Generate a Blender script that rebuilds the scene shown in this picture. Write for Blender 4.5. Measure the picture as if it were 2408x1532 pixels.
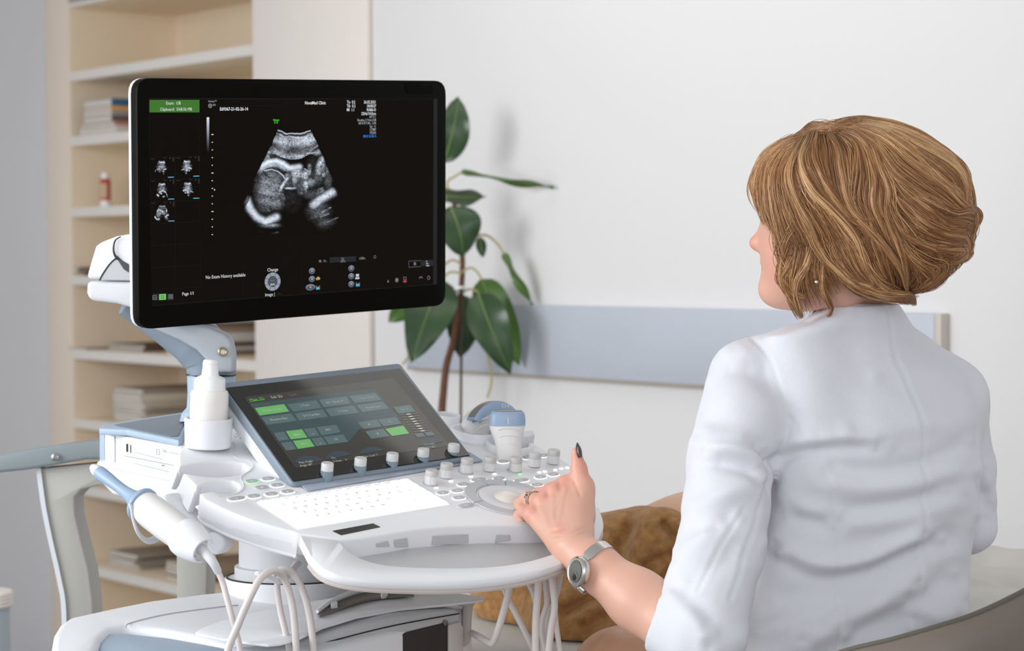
import bpy, bmesh, math, random
import numpy as np
from mathutils import Vector, Matrix
random.seed(7); RNG = np.random.default_rng(7)
for o in list(bpy.data.objects): bpy.data.objects.remove(o)
SC = bpy.context.scene; COL = SC.collection
# ------------------------------------------------------------------ camera
FPX, IW, IH = 5000.0, 2408, 1532
CAM = np.array([0.0, 0.0, 1.40]); PIT, ROL = math.radians(1.8), math.radians(0.3)
_f = np.array([0, math.cos(PIT), -math.sin(PIT)]); _r = np.array([1.0, 0, 0]); _d = np.cross(_f, _r)
_c, _s = math.cos(ROL), math.sin(ROL)
RC = np.array([_r * _c + _d * _s, -_r * _s + _d * _c, _f])      # rows: image right, image down, view
cd = bpy.data.cameras.new('camera'); cam = bpy.data.objects.new('camera', cd); COL.objects.link(cam)
cd.sensor_width = 36; cd.lens = FPX / IW * 36; cd.clip_start = 0.05
M = Matrix.Identity(4)
for i in range(3):
    M[i][0] = RC[0][i]; M[i][1] = -RC[1][i]; M[i][2] = -RC[2][i]; M[i][3] = CAM[i]
cam.matrix_world = M
cd.dof.use_dof = True; cd.dof.focus_distance = 2.82; cd.dof.aperture_fstop = 6.3
SC.camera = cam
# ------------------------------------------------------------------ light and exposure
SC.view_settings.view_transform = 'Standard'; SC.view_settings.look = 'None'
SC.view_settings.gamma = 1.0; SC.view_settings.use_curve_mapping = False
SC.view_settings.exposure = 0.0
wd = bpy.data.worlds.new('daylight'); SC.world = wd; wd.use_nodes = True
wd.node_tree.nodes['Background'].inputs[0].default_value = (0.93, 0.96, 1.0, 1)
wd.node_tree.nodes['Background'].inputs[1].default_value = 0.80
def area(name, loc, target, sx, sy, power, color=(1, 1, 1)):
    l = bpy.data.lights.new(name, 'AREA'); l.shape = 'RECTANGLE'; l.size = sx; l.size_y = sy; l.energy = power; l.color = color
    o = bpy.data.objects.new(name, l); COL.objects.link(o); o.location = loc
    o.rotation_euler = (Vector(target) - Vector(loc)).to_track_quat('-Z', 'Y').to_euler(); return o
area('window_daylight', (-3.5, 1.9, 2.0), (0.2, 4.2, 1.1), 2.2, 1.7, 112, (0.94, 0.97, 1.0))
area('rear_fill_light', (0.6, -1.6, 2.1), (0.3, 3.5, 0.9), 2.6, 1.4, 40, (0.97, 0.98, 1.0))  # added fill light behind the camera, no window is built there
area('overhead_light', (0.3, 4.6, 2.72), (0.3, 4.6, 0), 1.6, 1.6, 9, (1.0, 0.97, 0.93))  # weak soft area light below the ceiling, no lamp body is built
# ------------------------------------------------------------------ helpers: places
def P(px, py, D):
    return CAM + RC.T @ (np.array([(px - IW / 2) / FPX, (py - IH / 2) / FPX, 1.0]) * D)
def unit(v):
    v = np.asarray(v, float); return v / np.linalg.norm(v)
def project(X):
    v = (np.asarray(X) - CAM) @ RC.T
    return np.stack([IW / 2 + FPX * v[..., 0] / v[..., 2], IH / 2 + FPX * v[..., 1] / v[..., 2], v[..., 2]], -1)
class Plane:
    """a real surface in the room: origin O, right u, down/near v, outward n"""
    def __init__(s, O, u, v):
        s.O = np.asarray(O, float); s.u = unit(u); v = np.asarray(v, float); s.v = unit(v - s.u * (s.u @ v)); s.n = np.cross(s.v, s.u)
    def hit(s, px, py, h=0.0):
        d = P(px, py, 1.0) - CAM; O = s.O + s.n * h
        return CAM + d * (((O - CAM) @ s.n) / (d @ s.n))
    def uv(s, px, py, h=0.0):
        q = s.hit(px, py, h) - s.O; return np.array([q @ s.u, q @ s.v])
    def uvs(s, pts, h=0.0): return np.array([s.uv(a, b, h) for a, b in pts])
    def pt(s, a, b, h=0.0): return s.O + s.u * a + s.v * b + s.n * h
    def frame(s): return np.stack([s.u, -s.v, s.n], 1)
    def moved(s, da=0, db=0, h=0): return Plane(s.pt(da, db, h), s.u, s.v)
# ------------------------------------------------------------------ helpers: materials
def lin(c):
    c = np.asarray(c, float) / 255.0
    return tuple(np.where(c <= 0.04045, c / 12.92, ((c + 0.055) / 1.055) ** 2.4)) + (1.0,)
MATS = {}
def mat(name, rgb, rough=0.5, metal=0.0, spec=0.5, emit=0.0, ergb=None, bump=0.0, bscale=200.0, vary=0.0, vscale=8.0, sss=0.0, sheen=0.0, coat=0.0, attr=None, stretch=None):
    if name in MATS: return MATS[name]
    m = bpy.data.materials.new(name); m.use_nodes = True; nt = m.node_tree; b = nt.nodes['Principled BSDF']
    base = lin(rgb); b.inputs['Base Color'].default_value = base
    b.inputs['Roughness'].default_value = rough; b.inputs['Metallic'].default_value = metal
    b.inputs['Specular IOR Level'].default_value = spec
    if coat: b.inputs['Coat Weight'].default_value = coat; b.inputs['Coat Roughness'].default_value = 0.05
    if sss: b.inputs['Subsurface Weight'].default_value = sss; b.inputs['Subsurface Radius'].default_value = (0.012, 0.004, 0.002); b.inputs['Subsurface Scale'].default_value = 1.0
    if sheen: b.inputs['Sheen Weight'].default_value = sheen; b.inputs['Sheen Roughness'].default_value = 0.4
    if emit: b.inputs['Emission Color'].default_value = lin(ergb or rgb); b.inputs['Emission Strength'].default_value = emit
    L = nt.links.new
    tc = nt.nodes.new('ShaderNodeTexCoord'); src = tc.outputs['Object']
    if stretch:
        mp = nt.nodes.new('ShaderNodeMapping'); mp.inputs['Scale'].default_value = stretch; L(src, mp.inputs['Vector']); src = mp.outputs['Vector']
    if attr:
        at = nt.nodes.new('ShaderNodeAttribute'); at.attribute_name = attr
        L(at.outputs['Color'], b.inputs['Base Color'])
        if emit: L(at.outputs['Color'], b.inputs['Emission Color'])
        colsock = at.outputs['Color']
    else: colsock = None
    if vary:
        n = nt.nodes.new('ShaderNodeTexNoise'); n.inputs['Scale'].default_value = vscale; n.inputs['Detail'].default_value = 5; L(src, n.inputs['Vector'])
        mr = nt.nodes.new('ShaderNodeMapRange'); mr.inputs['From Min'].default_value = 0.3; mr.inputs['From Max'].default_value = 0.7
        mr.inputs['To Min'].default_value = 1 - vary; mr.inputs['To Max'].default_value = 1 + vary; L(n.outputs['Fac'], mr.inputs['Value'])
        mx = nt.nodes.new('ShaderNodeMix'); mx.data_type = 'RGBA'; mx.blend_type = 'MULTIPLY'; mx.inputs[0].default_value = 1
        if colsock: L(colsock, mx.inputs[6])
        else: mx.inputs[6].default_value = base
        L(mr.outputs['Result'], mx.inputs[7]); L(mx.outputs[2], b.inputs['Base Color'])
    if bump:
        n = nt.nodes.new('ShaderNodeTexNoise'); n.inputs['Scale'].default_value = bscale; n.inputs['Detail'].default_value = 3; L(src, n.inputs['Vector'])
        bp = nt.nodes.new('ShaderNodeBump'); bp.inputs['Strength'].default_value = bump; bp.inputs['Distance'].default_value = 0.002
        L(n.outputs['Fac'], bp.inputs['Height']); L(bp.outputs['Normal'], b.inputs['Normal'])
    MATS[name] = m; return m
# ------------------------------------------------------------------ helpers: objects
def WL(o):
    p = np.zeros(3)
    while o is not None: p = p + np.array(o.location); o = o.parent
    return p
def tag(o, label=None, cat=None, group=None, kind=None):
    if label: o['label'] = label
    if cat: o['category'] = cat
    if group: o['group'] = group
    if kind: o['kind'] = kind
    return o
def empty(name, loc, label=None, cat=None, group=None):
    o = bpy.data.objects.new(name, None); o.empty_display_size = 0.05; COL.objects.link(o); o.location = tuple(loc); return tag(o, label, cat, group)
def link(name, me, parent, loc, R=None):
    o = bpy.data.objects.new(name, me); COL.objects.link(o)
    pl = WL(parent) if parent is not None else np.zeros(3)
    o.parent = parent; o.location = tuple(np.asarray(loc) - pl)
    if R is not None: o.rotation_euler = Matrix(np.asarray(R).tolist()).to_euler()
    return o
def meshdata(name, V, F, m, smooth=True, cols=None, angle=None):
    me = bpy.data.meshes.new(name); me.from_pydata(np.asarray(V, float).tolist(), [], [list(map(int, f)) for f in F]); me.update()
    for mm in (m if isinstance(m, (list, tuple)) else [m]): me.materials.append(mm)
    if smooth: me.polygons.foreach_set('use_smooth', [True] * len(me.polygons))
    if cols is not None:
        a = me.color_attributes.new('col', 'FLOAT_COLOR', 'POINT'); c = np.ones((len(V), 4), np.float32); c[:, :3] = cols; a.data.foreach_set('color', c.ravel())
    if angle: sharp(me, angle)
    return me
def sharp(me, deg=35):
    bm = bmesh.new(); bm.from_mesh(me); a = math.radians(deg)
    for e in bm.edges:
        e.smooth = not (len(e.link_faces) == 2 and e.calc_face_angle(0) > a)
    bm.to_mesh(me); bm.free()
def obj(name, V, F, m, parent=None, smooth=True, cols=None, angle=40, label=None, kind=None):
    V = np.asarray(V, float); c = (V.min(0) + V.max(0)) / 2
    o = link(name, meshdata(name, V - c, F, m, smooth, cols, angle), parent, c); return tag(o, label, None, None, kind)
def from_bm(name, bm, m, parent=None, smooth=True, angle=40, label=None, kind=None):
    bmesh.ops.recalc_face_normals(bm, faces=bm.faces[:])
    bm.verts.index_update(); V = np.array([v.co[:] for v in bm.verts]); F = [[v.index for v in f.verts] for f in bm.faces]; bm.free()
    return obj(name, V, F, m, parent, smooth, None, angle, label, kind)
class MB:
    """collects several shapes into one mesh"""
    def __init__(s): s.V = []; s.F = []; s.n = 0
    def add(s, V, F):
        s.V.append(np.asarray(V, float)); s.F += [[i + s.n for i in f] for f in F]; s.n += len(V); return s
    def build(s, name, m, parent=None, **k): return obj(name, np.concatenate(s.V), s.F, m, parent, **k)
def bevel_bm(bm, r, seg=3, ang=30):
    es = [e for e in bm.edges if len(e.link_faces) == 2 and e.calc_face_angle(0) > math.radians(ang)]
    if r > 0 and es: bmesh.ops.bevel(bm, geom=es, offset=r, segments=seg, profile=0.5, affect='EDGES', clamp_overlap=True)
def bm_vf(bm):
    bmesh.ops.recalc_face_normals(bm, faces=bm.faces[:]); bm.verts.index_update()
    V = np.array([v.co[:] for v in bm.verts]); F = [[v.index for v in f.verts] for f in bm.faces]; bm.free(); return V, F
def box_vf(c, ax, half, r=0.0, seg=2):
    """rounded box: centre c, axes (3 rows), half sizes"""
    bm = bmesh.new(); bmesh.ops.create_cube(bm, size=2.0)
    for v in bm.verts: v.co = Vector([v.co[i] * half[i] for i in range(3)])
    bevel_bm(bm, r, seg); V, F = bm_vf(bm); return np.asarray(c) + V @ np.asarray(ax, float), F
AX = np.eye(3)
def box(name, c, ax, half, m, parent=None, r=0.0, seg=2, **k):
    V, F = box_vf(c, ax, half, r, seg); return obj(name, V, F, m, parent, **k)
def slab_vf(pts3, down, r=0.0, seg=3, mid=None):
    """polygon (3-D points) extruded by vector(s) down, edges rounded"""
    bm = bmesh.new(); pts3 = np.asarray(pts3, float); down = np.broadcast_to(np.asarray(down, float), pts3.shape)
    a = [bm.verts.new(p) for p in pts3]; b = [bm.verts.new(p) for p in pts3 + down]; n = len(a)
    bm.faces.new(a); bm.faces.new(b[::-1])
    for i in range(n): bm.faces.new([a[i], b[i], b[(i + 1) % n], a[(i + 1) % n]])
    bmesh.ops.recalc_face_normals(bm, faces=bm.faces[:])
    if r: bevel_bm(bm, r, seg, 25)
    return bm_vf(bm)
def slab(name, pts3, down, m, parent=None, r=0.0, seg=3, **k):
    V, F = slab_vf(pts3, down, r, seg); return obj(name, V, F, m, parent, **k)
def spline(pts, n=8, closed=False):
    """Catmull-Rom through the points"""
    p = np.asarray(pts, float); N = len(p); out = []
    idx = range(N if closed else N - 1)
    for i in idx:
        if closed: a, b, c, d = p[(i - 1) % N], p[i], p[(i + 1) % N], p[(i + 2) % N]
        else: a, b, c, d = p[max(i - 1, 0)], p[i], p[i + 1], p[min(i + 2, N - 1)]
        for t in np.arange(n) / n:
            out.append(0.5 * (2 * b + (c - a) * t + (2 * a - 5 * b + 4 * c - d) * t * t + (3 * b - a - 3 * c + d) * t ** 3))
    if not closed: out.append(p[-1])
    return np.array(out)
def tube_vf(path, r, n=10, cap=True, flat=1.0, up=None):
    p = np.asarray(path, float); N = len(p); r = np.broadcast_to(np.asarray(r, float), (N,))
    T = np.gradient(p, axis=0); T /= np.linalg.norm(T, axis=1)[:, None] + 1e-12
    a = np.asarray(up, float) if up is not None else (np.array([0, 0, 1.0]) if abs(T[0, 2]) < 0.9 else np.array([1.0, 0, 0]))
    V = []
    for i in range(N):
        a = a - T[i] * (a @ T[i]); a = a / (np.linalg.norm(a) + 1e-12); b = np.cross(T[i], a)
        t = np.arange(n) / n * 2 * math.pi
        V.append(p[i] + r[i] * (np.cos(t)[:, None] * a * flat + np.sin(t)[:, None] * b))
    V = np.concatenate(V); F = []
    for i in range(N - 1):
        for j in range(n): F.append([i * n + j, i * n + (j + 1) % n, (i + 1) * n + (j + 1) % n, (i + 1) * n + j])
    if cap: F.append(list(range(n))[::-1]); F.append([(N - 1) * n + j for j in range(n)])
    return V, F
def tube(name, path, r, m, parent=None, n=10, flat=1.0, up=None, **k):
    V, F = tube_vf(path, r, n, True, flat, up); return obj(name, V, F, m, parent, **k)
def lathe_vf(prof, c, axis, n=28, ax1=None):
    """profile [(radius, height)] about axis through c"""
    axis = unit(axis); a = np.asarray(ax1 if ax1 is not None else ([1, 0, 0] if abs(axis[0]) < 0.8 else [0, 1, 0]), float)
    a = unit(a - axis * (a @ axis)); b = np.cross(axis, a); t = np.arange(n) / n * 2 * math.pi
    V = []; F = []; K = len(prof)
    for (r, h) in prof: V.append(np.asarray(c) + axis * h + max(r, 1e-5) * (np.cos(t)[:, None] * a + np.sin(t)[:, None] * b))
    V = np.concatenate(V)
    for i in range(K - 1):
        for j in range(n): F.append([i * n + j, i * n + (j + 1) % n, (i + 1) * n + (j + 1) % n, (i + 1) * n + j])
    if prof[0][0] > 1e-4: F.append(list(range(n))[::-1])
    if prof[-1][0] > 1e-4: F.append([(K - 1) * n + j for j in range(n)])
    return V, F
def lathe(name, prof, c, axis, m, parent=None, n=28, **k):
    V, F = lathe_vf(prof, c, axis, n); return obj(name, V, F, m, parent, **k)
def loft_vf(rings, cap=True, closed=True):
    R = np.asarray(rings, float); K, n, _ = R.shape; V = R.reshape(-1, 3); F = []
    for i in range(K - 1):
        for j in range(n if closed else n - 1): F.append([i * n + j, i * n + (j + 1) % n, (i + 1) * n + (j + 1) % n, (i + 1) * n + j])
    if cap: F.append(list(range(n))[::-1]); F.append([(K - 1) * n + j for j in range(n)])
    return V, F
def loft(name, rings, m, parent=None, cap=True, **k):
    V, F = loft_vf(rings, cap); return obj(name, V, F, m, parent, **k)
def arc(c, r, a0, a1, n=12, ry=None):
    t = np.linspace(math.radians(a0), math.radians(a1), n); return np.stack([c[0] + r * np.cos(t), c[1] + (ry or r) * np.sin(t)], 1)
# text and flat marks: thin raised meshes on a plane
def text_vf(s, pl, a, b, size, h=0.0006, align='LEFT', sx=1.0, bold=0.0, flip=(1, 1)):
    cu = bpy.data.curves.new('t', 'FONT'); cu.body = s; cu.size = size; cu.align_x = align; cu.align_y = 'CENTER'; cu.resolution_u = 2; cu.offset = bold
    o = bpy.data.objects.new('t', cu); COL.objects.link(o); dg = bpy.context.evaluated_depsgraph_get(); dg.update()
    me = bpy.data.meshes.new_from_object(o.evaluated_get(dg)); V = np.array([v.co[:] for v in me.vertices]).reshape(-1, 3); F = [list(p.vertices) for p in me.polygons]
    bpy.data.objects.remove(o); bpy.data.curves.remove(cu); bpy.data.meshes.remove(me)
    if len(V) == 0: return np.zeros((0, 3)), []
    W = pl.pt(a, b, h) + np.outer(V[:, 0] * sx * flip[0], pl.u) - np.outer(V[:, 1] * flip[1], pl.v)
    return W, F
def rect_vf(pl, a0, b0, a1, b1, h=0.0005):
    return np.array([pl.pt(a0, b0, h), pl.pt(a0, b1, h), pl.pt(a1, b1, h), pl.pt(a1, b0, h)]), [[0, 1, 2, 3]]
def poly_vf(pl, ab, h=0.0005):
    return np.array([pl.pt(a, b, h) for a, b in ab]), [list(range(len(ab)))[::-1]]
def disc_ab(a, b, ra, rb=None, n=24, t0=0, t1=360):
    t = np.radians(np.linspace(t0, t1, n, endpoint=(t1 - t0) < 360)); return np.stack([a + ra * np.cos(t), b + (rb or ra) * np.sin(t)], 1)
# signed-distance modelling, meshed by surface nets: bodies, cloth and other soft single surfaces
def s_min(a, b, k):
    h = np.clip(0.5 + 0.5 * (b - a) / k, 0, 1); return b * (1 - h) + a * h - k * h * (1 - h)
def s_cap(X, a, b, ra, rb=None):
    rb = ra if rb is None else rb; a = np.asarray(a, np.float32); b = np.asarray(b, np.float32); ab = b - a
    t = np.clip(((X - a) @ ab) / max(float(ab @ ab), 1e-9), 0, 1)
    return np.linalg.norm(X - a - t[..., None] * ab, axis=-1) - (ra + (rb - ra) * t)
def s_ell(X, c, r, R=None):
    q = X - np.asarray(c, np.float32)
    if R is not None: q = q @ np.asarray(R, np.float32).T       # rows of R: ellipsoid axes
    r = np.asarray(r, np.float32); k0 = np.linalg.norm(q / r, axis=-1); k1 = np.linalg.norm(q / (r * r), axis=-1)
    return k0 * (k0 - 1) / (k1 + 1e-6)
def nets(fn, lo, hi, h):
    lo = np.asarray(lo, float); n = np.ceil((np.asarray(hi) - lo) / h).astype(int) + 1
    g = np.stack(np.meshgrid(*[lo[i] + h * np.arange(n[i]) for i in range(3)], indexing='ij'), -1).astype(np.float32)
    D = fn(g).astype(np.float32); del g
    c = [D[i:n[0] - 1 + i, j:n[1] - 1 + j, k:n[2] - 1 + k] for i in (0, 1) for j in (0, 1) for k in (0, 1)]
    neg = sum((x < 0).astype(np.int8) for x in c); cell = (neg > 0) & (neg < 8); ids = -np.ones(cell.shape, np.int64)
    w = np.argwhere(cell); ids[cell] = np.arange(len(w))
    cv = np.stack([x[cell] for x in c], 1); off = np.array([(i, j, k) for i in (0, 1) for j in (0, 1) for k in (0, 1)], float)
    acc = np.zeros((len(w), 3)); cnt = np.zeros(len(w))
    for p in range(8):
        for q in range(p + 1, 8):
            if np.abs(off[p] - off[q]).sum() != 1: continue
            s = (cv[:, p] < 0) != (cv[:, q] < 0); t = np.where(s, cv[:, p] / (cv[:, p] - cv[:, q] + 1e-12), 0)
            acc += np.where(s[:, None], off[p] + t[:, None] * (off[q] - off[p]), 0); cnt += s
    V = lo + h * (w + acc / cnt[:, None]); F = []
    I = ids
    for ax in range(3):
        a, b = [i for i in range(3) if i != ax]
        sl0 = [slice(None)] * 3; sl1 = [slice(None)] * 3; sl0[ax] = slice(0, -1); sl1[ax] = slice(1, None)
        d0 = D[tuple(sl0)] < 0; d1 = D[tuple(sl1)] < 0; e = np.argwhere(d0 != d1)
        ok = (e[:, a] > 0) & (e[:, b] > 0) & (e[:, a] < n[a] - 1) & (e[:, b] < n[b] - 1); e = e[ok]
        def cellid(da, db):
            q = e.copy(); q[:, a] -= da; q[:, b] -= db; return I[q[:, 0], q[:, 1], q[:, 2]]
        Q = np.stack([cellid(1, 1), cellid(0, 1), cellid(0, 0), cellid(1, 0)], 1)
        fl = d1[tuple(e.T)] if ax != 1 else d0[tuple(e.T)]
        Q[fl] = Q[fl][:, ::-1]; F.append(Q)
    F = np.concatenate(F); F = F[(F >= 0).all(1)]; return V, F
def relax(V, F, it=3, lam=0.5):
    F = np.asarray(F); n = len(V)
    E = np.concatenate([F[:, [i, (i + 1) % 4]] for i in range(4)])
    for _ in range(it):
        S = np.zeros_like(V); C = np.zeros(n); np.add.at(S, E[:, 0], V[E[:, 1]]); np.add.at(C, E[:, 0], 1); np.add.at(S, E[:, 1], V[E[:, 0]]); np.add.at(C, E[:, 1], 1)
        V = V + lam * (S / np.maximum(C, 1)[:, None] - V)
    return V
def normals(V, F):
    F = np.asarray(F); fn = np.cross(V[F[:, 2]] - V[F[:, 0]], V[F[:, 3]] - V[F[:, 1]]); N = np.zeros_like(V)
    for i in range(4): np.add.at(N, F[:, i], fn)
    return N / (np.linalg.norm(N, axis=1)[:, None] + 1e-12)
def noise3(X, scale, seed=0):
    """cheap smooth value noise by summed sines"""
    r = np.random.default_rng(seed); out = 0
    for _ in range(9):
        k = r.normal(size=3); k = k / np.linalg.norm(k) * scale * r.uniform(0.6, 1.6); out = out + np.sin(X @ k + r.uniform(0, 6.28))
    return out / 4.2
# ================================================================== the room
def structure(o): o['kind'] = 'structure'; return o
yaw = math.radians(-39); dL = np.array([math.sin(yaw), math.cos(yaw), 0]); Z = np.array([0, 0, 1.0])
WALL = Plane(P(1220, 716, 5.45), -dL, -Z)                       # u runs to the right (nearer), v down, n into the room
nW = WALL.n
M_wall = mat('wall_paint', (224, 222, 222), 0.85, bump=0.05, bscale=120)
M_wallb = mat('wall_paint_blue', (213, 216, 223), 0.5, bump=0.04, bscale=60)
M_floor = mat('vinyl_floor', (150, 146, 140), 0.5, vary=0.06, vscale=3)
M_ceil = mat('ceiling_paint', (235, 234, 232), 0.9)
M_cream = mat('cream_laminate', (241, 224, 200), 0.5, vary=0.015, vscale=2)
M_edge = mat('shelf_edge_laminate', (222, 216, 209), 0.45)
M_door = mat('door_laminate', (230, 222, 214), 0.5)
M_stile = mat('stile_laminate', (226, 210, 194), 0.5)
def wz(px, py, h=0): return WALL.hit(px, py, h)[2]
def wu(px, py=650, h=0): return WALL.uv(px, py, h)[0]
def wpt(a, z, h): p = WALL.pt(a, 0, h); p[2] = z; return p
uR = wu(882); uL = wu(113)
box('wall_back', wpt(uR + 2.4, 1.4, -0.06), [WALL.u, nW, Z], (2.4, 0.06, 1.4), M_wall).__setitem__('kind', 'structure')
sd = WALL.n                                                       # left wall runs from the cabinet towards the viewer
box('wall_left', wpt(uL - 0.06, 1.4, 1.6 - 0.5), [sd, -WALL.u, Z], (1.7, 0.06, 1.4), M_wallb).__setitem__('kind', 'structure')
box('wall_right_light_block', (3.1, 0.6, 1.4), AX, (0.06, 3.2, 1.4), M_wall).__setitem__('kind', 'structure')  # unseen side of the room, added to block ambient light from the right
box('floor', (0, 4.2, -0.05), AX, (5, 6, 0.05), M_floor).__setitem__('kind', 'structure')
box('ceiling', (0, 5.6, 2.86), AX, (5, 4.6, 0.05), M_ceil).__setitem__('kind', 'structure')
# bumper board along the wall
M_bump = mat('bumper_board', (184, 190, 200), 0.45, vary=0.02, vscale=5); M_bedge = mat('bumper_edge', (170, 158, 142), 0.5); M_bcap = mat('bumper_end', (196, 190, 180), 0.5)
zt, zb = wz(1220, 716), wz(1220, 879); u0, u1 = wu(972), wu(2216)
tr = box('trim_1', wpt((u0 + u1) / 2, (zt + zb) / 2, 0.013), [WALL.u, nW, Z], ((u1 - u0) / 2, 0.013, (zt - zb) / 2), M_bump, None, 0.003); tr['kind'] = 'structure'
box('trim_edge', wpt((u0 + u1) / 2, zb - 0.003, 0.012), [WALL.u, nW, Z], ((u1 - u0) / 2, 0.012, 0.003), M_bedge, tr, 0.001)
box('end_cap', wpt(u1 + 0.009, (zt + zb) / 2, 0.012), [WALL.u, nW, Z], (0.009, 0.014, (zt - zb) / 2), M_bcap, tr, 0.002)
# built-in open shelving, front flush with the wall
uA, uB = wu(166, 400), wu(599, 400); th = 0.016
ce = wpt(uA, 1.12, 0); e = 0.1
while project(ce - nW * e)[0] < 420: e += 0.01
DEP = e
sh = empty('open_shelving', wpt((uA + uB) / 2, 0, -DEP / 2), 'tall cream open shelving unit built in beside the blue-grey wall', 'shelving')
def cab(name, a0, a1, z0, z1, h0, h1, m, par, r=0.002):
    return box(name, wpt((a0 + a1) / 2, (z0 + z1) / 2, (h0 + h1) / 2), [WALL.u, nW, Z], ((a1 - a0) / 2, abs(h1 - h0) / 2, (z1 - z0) / 2), m, par, r)
cab('side_panel', uL, uA, 0, 2.7, -DEP, 0.0, M_stile, sh); cab('side_panel', uB, uB + 0.018, 0, 2.7, -DEP, 0.0, M_door, sh)
cab('back_panel', uA, uB, 0, 2.7, -DEP - 0.012, -DEP, M_cream, sh)
SHZ = [wz(172, y) for y in (5, 180, 333, 500, 660, 833, 995, 1150, 1332)] + [0.06]
for z in SHZ + [2.3, 2.7]:
    s = cab('shelf', uA, uB, z - th, z + th, -DEP, -0.004, M_cream, sh)
    cab('edge_band', uA, uB, z - th, z + th, -0.004, 0.001, M_edge, s, 0)
# inner lining of the left side panel
cab('lining', uA - 0.002, uA + 0.002, 0, 2.7, -DEP, -0.005, M_cream, sh, 0)
tc = empty('tall_cupboard', wpt((uB + uR) / 2, 0, -DEP / 2), 'tall cream cupboard with one flat door beside the open shelving', 'cupboard')
cab('carcass', uB + 0.02, uR - 0.002, 0, 2.7, -DEP, -0.002, M_door, tc); cab('door', uB + 0.021, uR - 0.006, 0.02, 2.68, -0.001, 0.018, M_door, tc, 0.003)
# things on the shelves
def on_shelf(i, px, h, py=None): return wpt(wu(px, py or 650, h), SHZ[i] + th, h)
def book(name, i, px, h, z, w, d, t, rgb, label, cat, group, rot=0.0, mname=None):
    c = on_shelf(i, px, h); c[2] += z + t / 2; a = WALL.u * math.cos(rot) + nW * math.sin(rot); b = np.cross(Z, a)
    m = mat(mname or 'cover_%d_%d_%d' % rgb, rgb, 0.6); pg = mat('paper_pages', (205, 198, 188), 0.9, vary=0.08, vscale=300)
    o = box(name, c, [a, b, Z], (w / 2, d / 2, t / 2), m, None, 0.001); tag(o, label, cat, group)
    box('pages', c, [a, b, Z], (w / 2 - 0.003, d / 2 + 0.0006, t / 2 - 0.0015 if t > 0.006 else t / 2 * 0.6), pg, o)
zz = 0
for t, rgb, w, lab in [(0.024, (196, 186, 178), 0.26, 'pale book lying lowest in the small pile behind the monitor edge'), (0.014, (176, 120, 112), 0.235, 'dull red book second from the bottom of the small pile'),
                  (0.022, (96, 82, 80), 0.20, 'dark brown book in the middle of the small pile'), (0.018, (150, 140, 134), 0.20, 'grey book under the orange one in the small pile'),
                  (0.014, (214, 160, 84), 0.19, 'orange book lying under the blue one in the small pile'), (0.024, (48, 92, 128), 0.2, 'blue book lying on top of the small pile')]:
    book('book', 2, 296, -0.1, zz, w, 0.2, t, rgb, lab, 'book', 'books in the small pile'); zz += t
bt = empty('bottle', on_shelf(3, 250, -0.08), 'red and white bottle standing alone on the open shelf', 'bottle')
bc = on_shelf(3, 250, -0.08); M_red = mat('red_plastic', (190, 60, 58), 0.4); M_wp = mat('white_plastic', (236, 236, 236), 0.35)
hb = (487 - 405) * 7.2 / 5000; rb = 0.018
lathe('body', [(rb, hb * .2), (rb, hb * .78), (rb * .7, hb * .84), (rb * .6, hb * .86)], bc, Z, M_red, bt)
lathe('base', [(rb * 1.03, 0), (rb * 1.05, hb * .2), (rb, hb * .2)], bc, Z, M_wp, bt); lathe('cap', [(rb * .75, hb * .84), (rb * .75, hb), (rb * .4, hb)], bc, Z, M_wp, bt)
tt = np.radians(np.linspace(150, 300, 12)); lb = np.array([bc + np.array([math.cos(t), math.sin(t), 0]) * rb * 1.02 + Z * zz_ for zz_ in (hb * .28, hb * .7) for t in tt])
obj('paper_label', lb, [[i, i + 1, 12 + i + 1, 12 + i] for i in range(11)], mat('beige_label', (196, 172, 138), 0.7), bt)
ORD = ['second', 'third', 'fourth', 'fifth']
def order(k, n): return 'lowest' if k == 0 else 'topmost' if k == n - 1 else 'middle' if n % 2 and k == n // 2 else (ORD[k - 1] + ' lowest' if k < n / 2 else ORD[n - 2 - k] + ' from top')
def stack(i, px, h, n, w, d, lab, grp, cols, tt=(0.006, 0.014), kind='magazine', sd_=0):
    z = 0; r = random.Random(i * 31 + px + sd_)
    for k in range(n):
        t = r.uniform(*tt); book(kind, i, px + r.uniform(-3, 3), h + r.uniform(-.01, .01), z, w * r.uniform(.93, 1), d, t, r.choice(cols), (lab if n == 1 else order(k, n) + ' ' + lab), kind, grp, r.uniform(-.06, .06)); z += t
pale = [(196, 186, 174), (178, 166, 152), (204, 196, 188), (150, 138, 126)]; cool = [(190, 196, 204), (150, 132, 116), (128, 108, 92), (206, 204, 204)]
stack(4, 232, -0.14, 3, 0.17, 0.25, 'magazine in the low pile on the shelf behind the monitor joint', 'magazines behind the monitor joint', [(110, 96, 84), (140, 126, 112)])
stack(5, 378, -0.2, 3, 0.25, 0.28, 'magazine in the thin dark pile behind the monitor arm', 'magazines behind the monitor arm', [(96, 76, 62), (128, 108, 92), (84, 66, 56)])
stack(5, 238, -0.1, 1, 0.13, 0.2, 'single magazine lying flat on the shelf left of the monitor arm', None, [(168, 152, 134)], sd_=3)
stack(5, 515, -0.16, 9, 0.21, 0.28, 'magazine in the tall pile beside the cupboard, under the monitor', 'magazines in the tall pile by the cupboard', cool, (0.010, 0.018))
stack(6, 385, -0.2, 9, 0.21, 0.28, 'magazine in the greyish pile behind the white gel bottle', 'magazines behind the gel bottle', pale, (0.010, 0.016))
stack(8, 366, -0.2, 5, 0.2, 0.28, 'magazine in the low pile on the shelf behind the white wand', 'magazines behind the wand', pale, (0.008, 0.014))
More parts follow.
